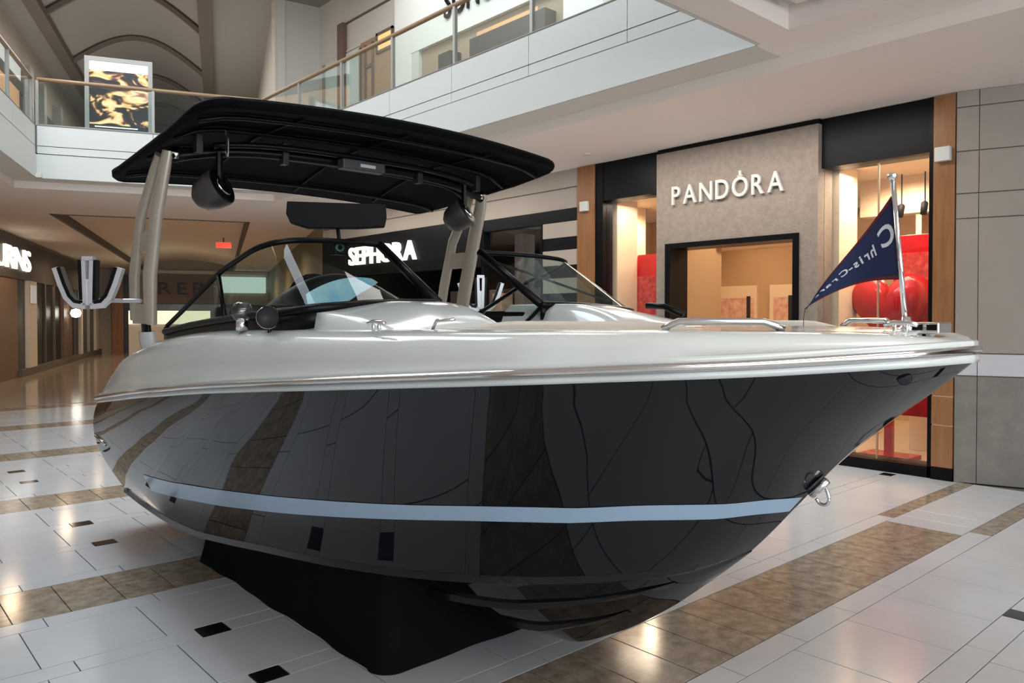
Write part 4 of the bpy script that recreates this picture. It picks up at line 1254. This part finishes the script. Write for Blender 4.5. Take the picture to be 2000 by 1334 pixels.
# bow eye on the stem
be = MB().tube([(XC - .012, 1.255, 1.035), (XC - .02, 1.31, .975)], .014, 8).build('bow_eye_plate', M['steel'], hull, smooth=True)
ey = [Vector((XC, 1.268, 1.012)), Vector((XC, 1.257, .985)), Vector((XC, 1.254, .962)), Vector((XC, 1.265, .946)), Vector((XC, 1.285, .946)), Vector((XC, 1.30, .962))]
MB().tube(dens(ey, 4), .006, 8).build('bow_eye', M['steel'], hull, smooth=True)
p = side(.012, .06, -1, .004)
MB().lathe([(0, .003), (.02, .002), (.022, 0)], p, (-.75, -.6, 0), 14).build('bow_drain', M['black'], hull)
p = side(.965, .93, -1, .004)
MB().lathe([(0, .003), (.022, .002), (.024, 0)], p, (-1, 0, 0), 14).build('thru_hull', M['black'], hull)
p = side(.985, .36, -1, .004); q = side(.93, .42, -1, .004)
MB().tube([p, q], .012, 8).build('exhaust_trim', M['steel'], hull, smooth=True)

# ------------------------------------------------------------------ bow pennant
fg = thing('bow_pennant', 'navy triangular pennant with red edge on a steel staff at the bow', 'flag', (2.6, 1.0, 1.56))
MB().tube([(2.6, 1.002, 1.555), (2.6, 1.047, 2.045)], .0082, 10).build('staff', M['steel'], fg, smooth=True)
MB().lathe([(0, -.012), (.010, -.010), (.016, 0), (.014, .010), (0, .016)], (2.6, 1.049, 2.058), (0, .09, 1), 16).build('finial', M['chrome'], fg, smooth=True)
MB().lathe([(.03, 0), (.03, .012), (.016, .02), (.013, .05), (0, .05)], (2.6, 1.002, 1.552), (0, 0, 1), 16).build('socket', M['chrome'], fg, smooth=True)
A_, B_, T_ = Vector((2.6, 1.052, 1.998)), Vector((2.6, 1.018, 1.722)), Vector((2.6, 1.335, 1.630))
def flag(u, v):
    """u 0 hoist .. 1 tip, v 0 bottom .. 1 top"""
    top_ = A_.lerp(T_, u); btm = B_.lerp(T_, u) + Vector((0, 0, .034 * math.sin(math.pi * u)))
    p = btm.lerp(top_, v)
    p.x += .022 * math.sin(u * 5.0 + v) * (0.2 + u)
    return p
def fgrid(v0, v1, nv, u0=0.0, off=0.0, nu=30):
    return [[flag(u0 + (1 - u0) * i / nu, v0 + (v1 - v0) * j / nv) + Vector((off, 0, 0)) for j in range(nv + 1)] for i in range(nu + 1)]
fl_ = MB().grid(fgrid(.0, 1, 10)).build('flag', M['navyflag'], fg, smooth=True, solid=.001)
MB().grid(fgrid(.0, .055, 1, off=-.0012)).grid(fgrid(.94, 1, 1, off=-.0012)).grid(fgrid(.0, .055, 1, off=.0012)).grid(fgrid(.94, 1, 1, off=.0012)).build('edge_trim', M['redflag'], fl_, smooth=True)
box('hoist_sleeve', (2.596, 1.012, 1.72), (2.604, 1.02, 1.725), M['whiteflag'], fl_)
txt = 'Chris-Craft'
ws_ = []; 
for i, ch in enumerate(txt):
    V, F = glyph(ch, 0.0, 0.25, 0.022)
    ws_.append((min(v[0] for v in V), max(v[0] for v in V), V, F))
wid = [(b - a) * (2.1 if i == 0 else 1.0) + .09 for i, (a, b, V, F) in enumerate(ws_)]
tot = sum(wid); u = .02
for i, (a, b, V, F) in enumerate(ws_):
    du = wid[i] / tot * .86
    f_ = (b - a)
    out = []
    for s_ in (-.0022, .0022):
        W_ = []
        for x_, y_, _ in V:
            uu = u + (x_ - a) / f_ * du * .86
            hgt = .30 if i else .42
            vv = .43 + .03 * uu + (y_ * hgt - (.0 if i else .02)) + (0.0 if i else .06)
            W_.append(flag(min(uu, .985), min(max(vv, .06), .93)) + Vector((s_, 0, 0)))
        out.append((W_, F))
    mbl = MB()
    for W_, F_ in out:
        mbl.add(W_, F_)
    mbl.build('lettering', M['whiteflag'], fl_)
    u += du
MB().tube([flag(1, .5), flag(1, .5) + Vector((0, .006, -.03)), flag(1, .5) + Vector((.002, .007, -.075))], .0012, 5).build('tip_line', M['grey'], fg)

# ------------------------------------------------------------------ black skirt round the stand
def hull_z(x, y):
    hb = abs(x - XC)
    b1, z1, zk = smooth_ip(y, CY_, CB), smooth_ip(y, CY_, CZ), smooth_ip(y, KY, KZ)
    q = 1 - min(1, hb / max(.01, b1 - .07))
    return z1 - .004 + (zk - z1) * q - .03 * math.sin(math.pi * q) + .012
x0, x1, y0, y1, rc_ = 1.86, 3.34, 2.93, 5.15, .07
loop = []
def arc(cx, cy, a0):
    for k in range(9):
        a = a0 + math.pi / 2 * k / 8
        loop.append((cx + rc_ * math.cos(a), cy + rc_ * math.sin(a), math.cos(a), math.sin(a)))
def run(xa, ya, xb, yb, nx, ny, n):
    for k in range(1, n):
        loop.append((xa + (xb - xa) * k / n, ya + (yb - ya) * k / n, nx, ny))
arc(x0 + rc_, y0 + rc_, math.pi)
run(x0 + rc_, y0, x1 - rc_, y0, 0, -1, 40)
arc(x1 - rc_, y0 + rc_, 1.5 * math.pi)
run(x1, y0 + rc_, x1, y1 - rc_, 1, 0, 60)
arc(x1 - rc_, y1 - rc_, 0)
run(x1 - rc_, y1, x0 + rc_, y1, 0, 1, 40)
arc(x0 + rc_, y1 - rc_, .5 * math.pi)
run(x0, y1 - rc_, x0, y0 + rc_, -1, 0, 60)
rows = []
arc_len = 0.0
for i, (x, y, nx, ny) in enumerate(loop):
    if i:
        arc_len += math.hypot(x - loop[i - 1][0], y - loop[i - 1][1])
    fo = .007 * (math.sin(arc_len * 7.2 + 1) + .6 * math.sin(arc_len * 17 + 2))
    zt = hull_z(x, y)
    rows.append([Vector((x + nx * (fo * (1 - k / 10) + .035 * (1 - k / 10) ** 2), y + ny * (fo * (1 - k / 10) + .035 * (1 - k / 10) ** 2), .002 + zt * k / 10)) for k in range(11)])
rows.append(rows[0])
sk = MB().grid(rows).build('stand_skirt', M['skirt'], smooth=True)
tag(sk, 'black cloth skirt hiding the stand under the hull', 'cloth')
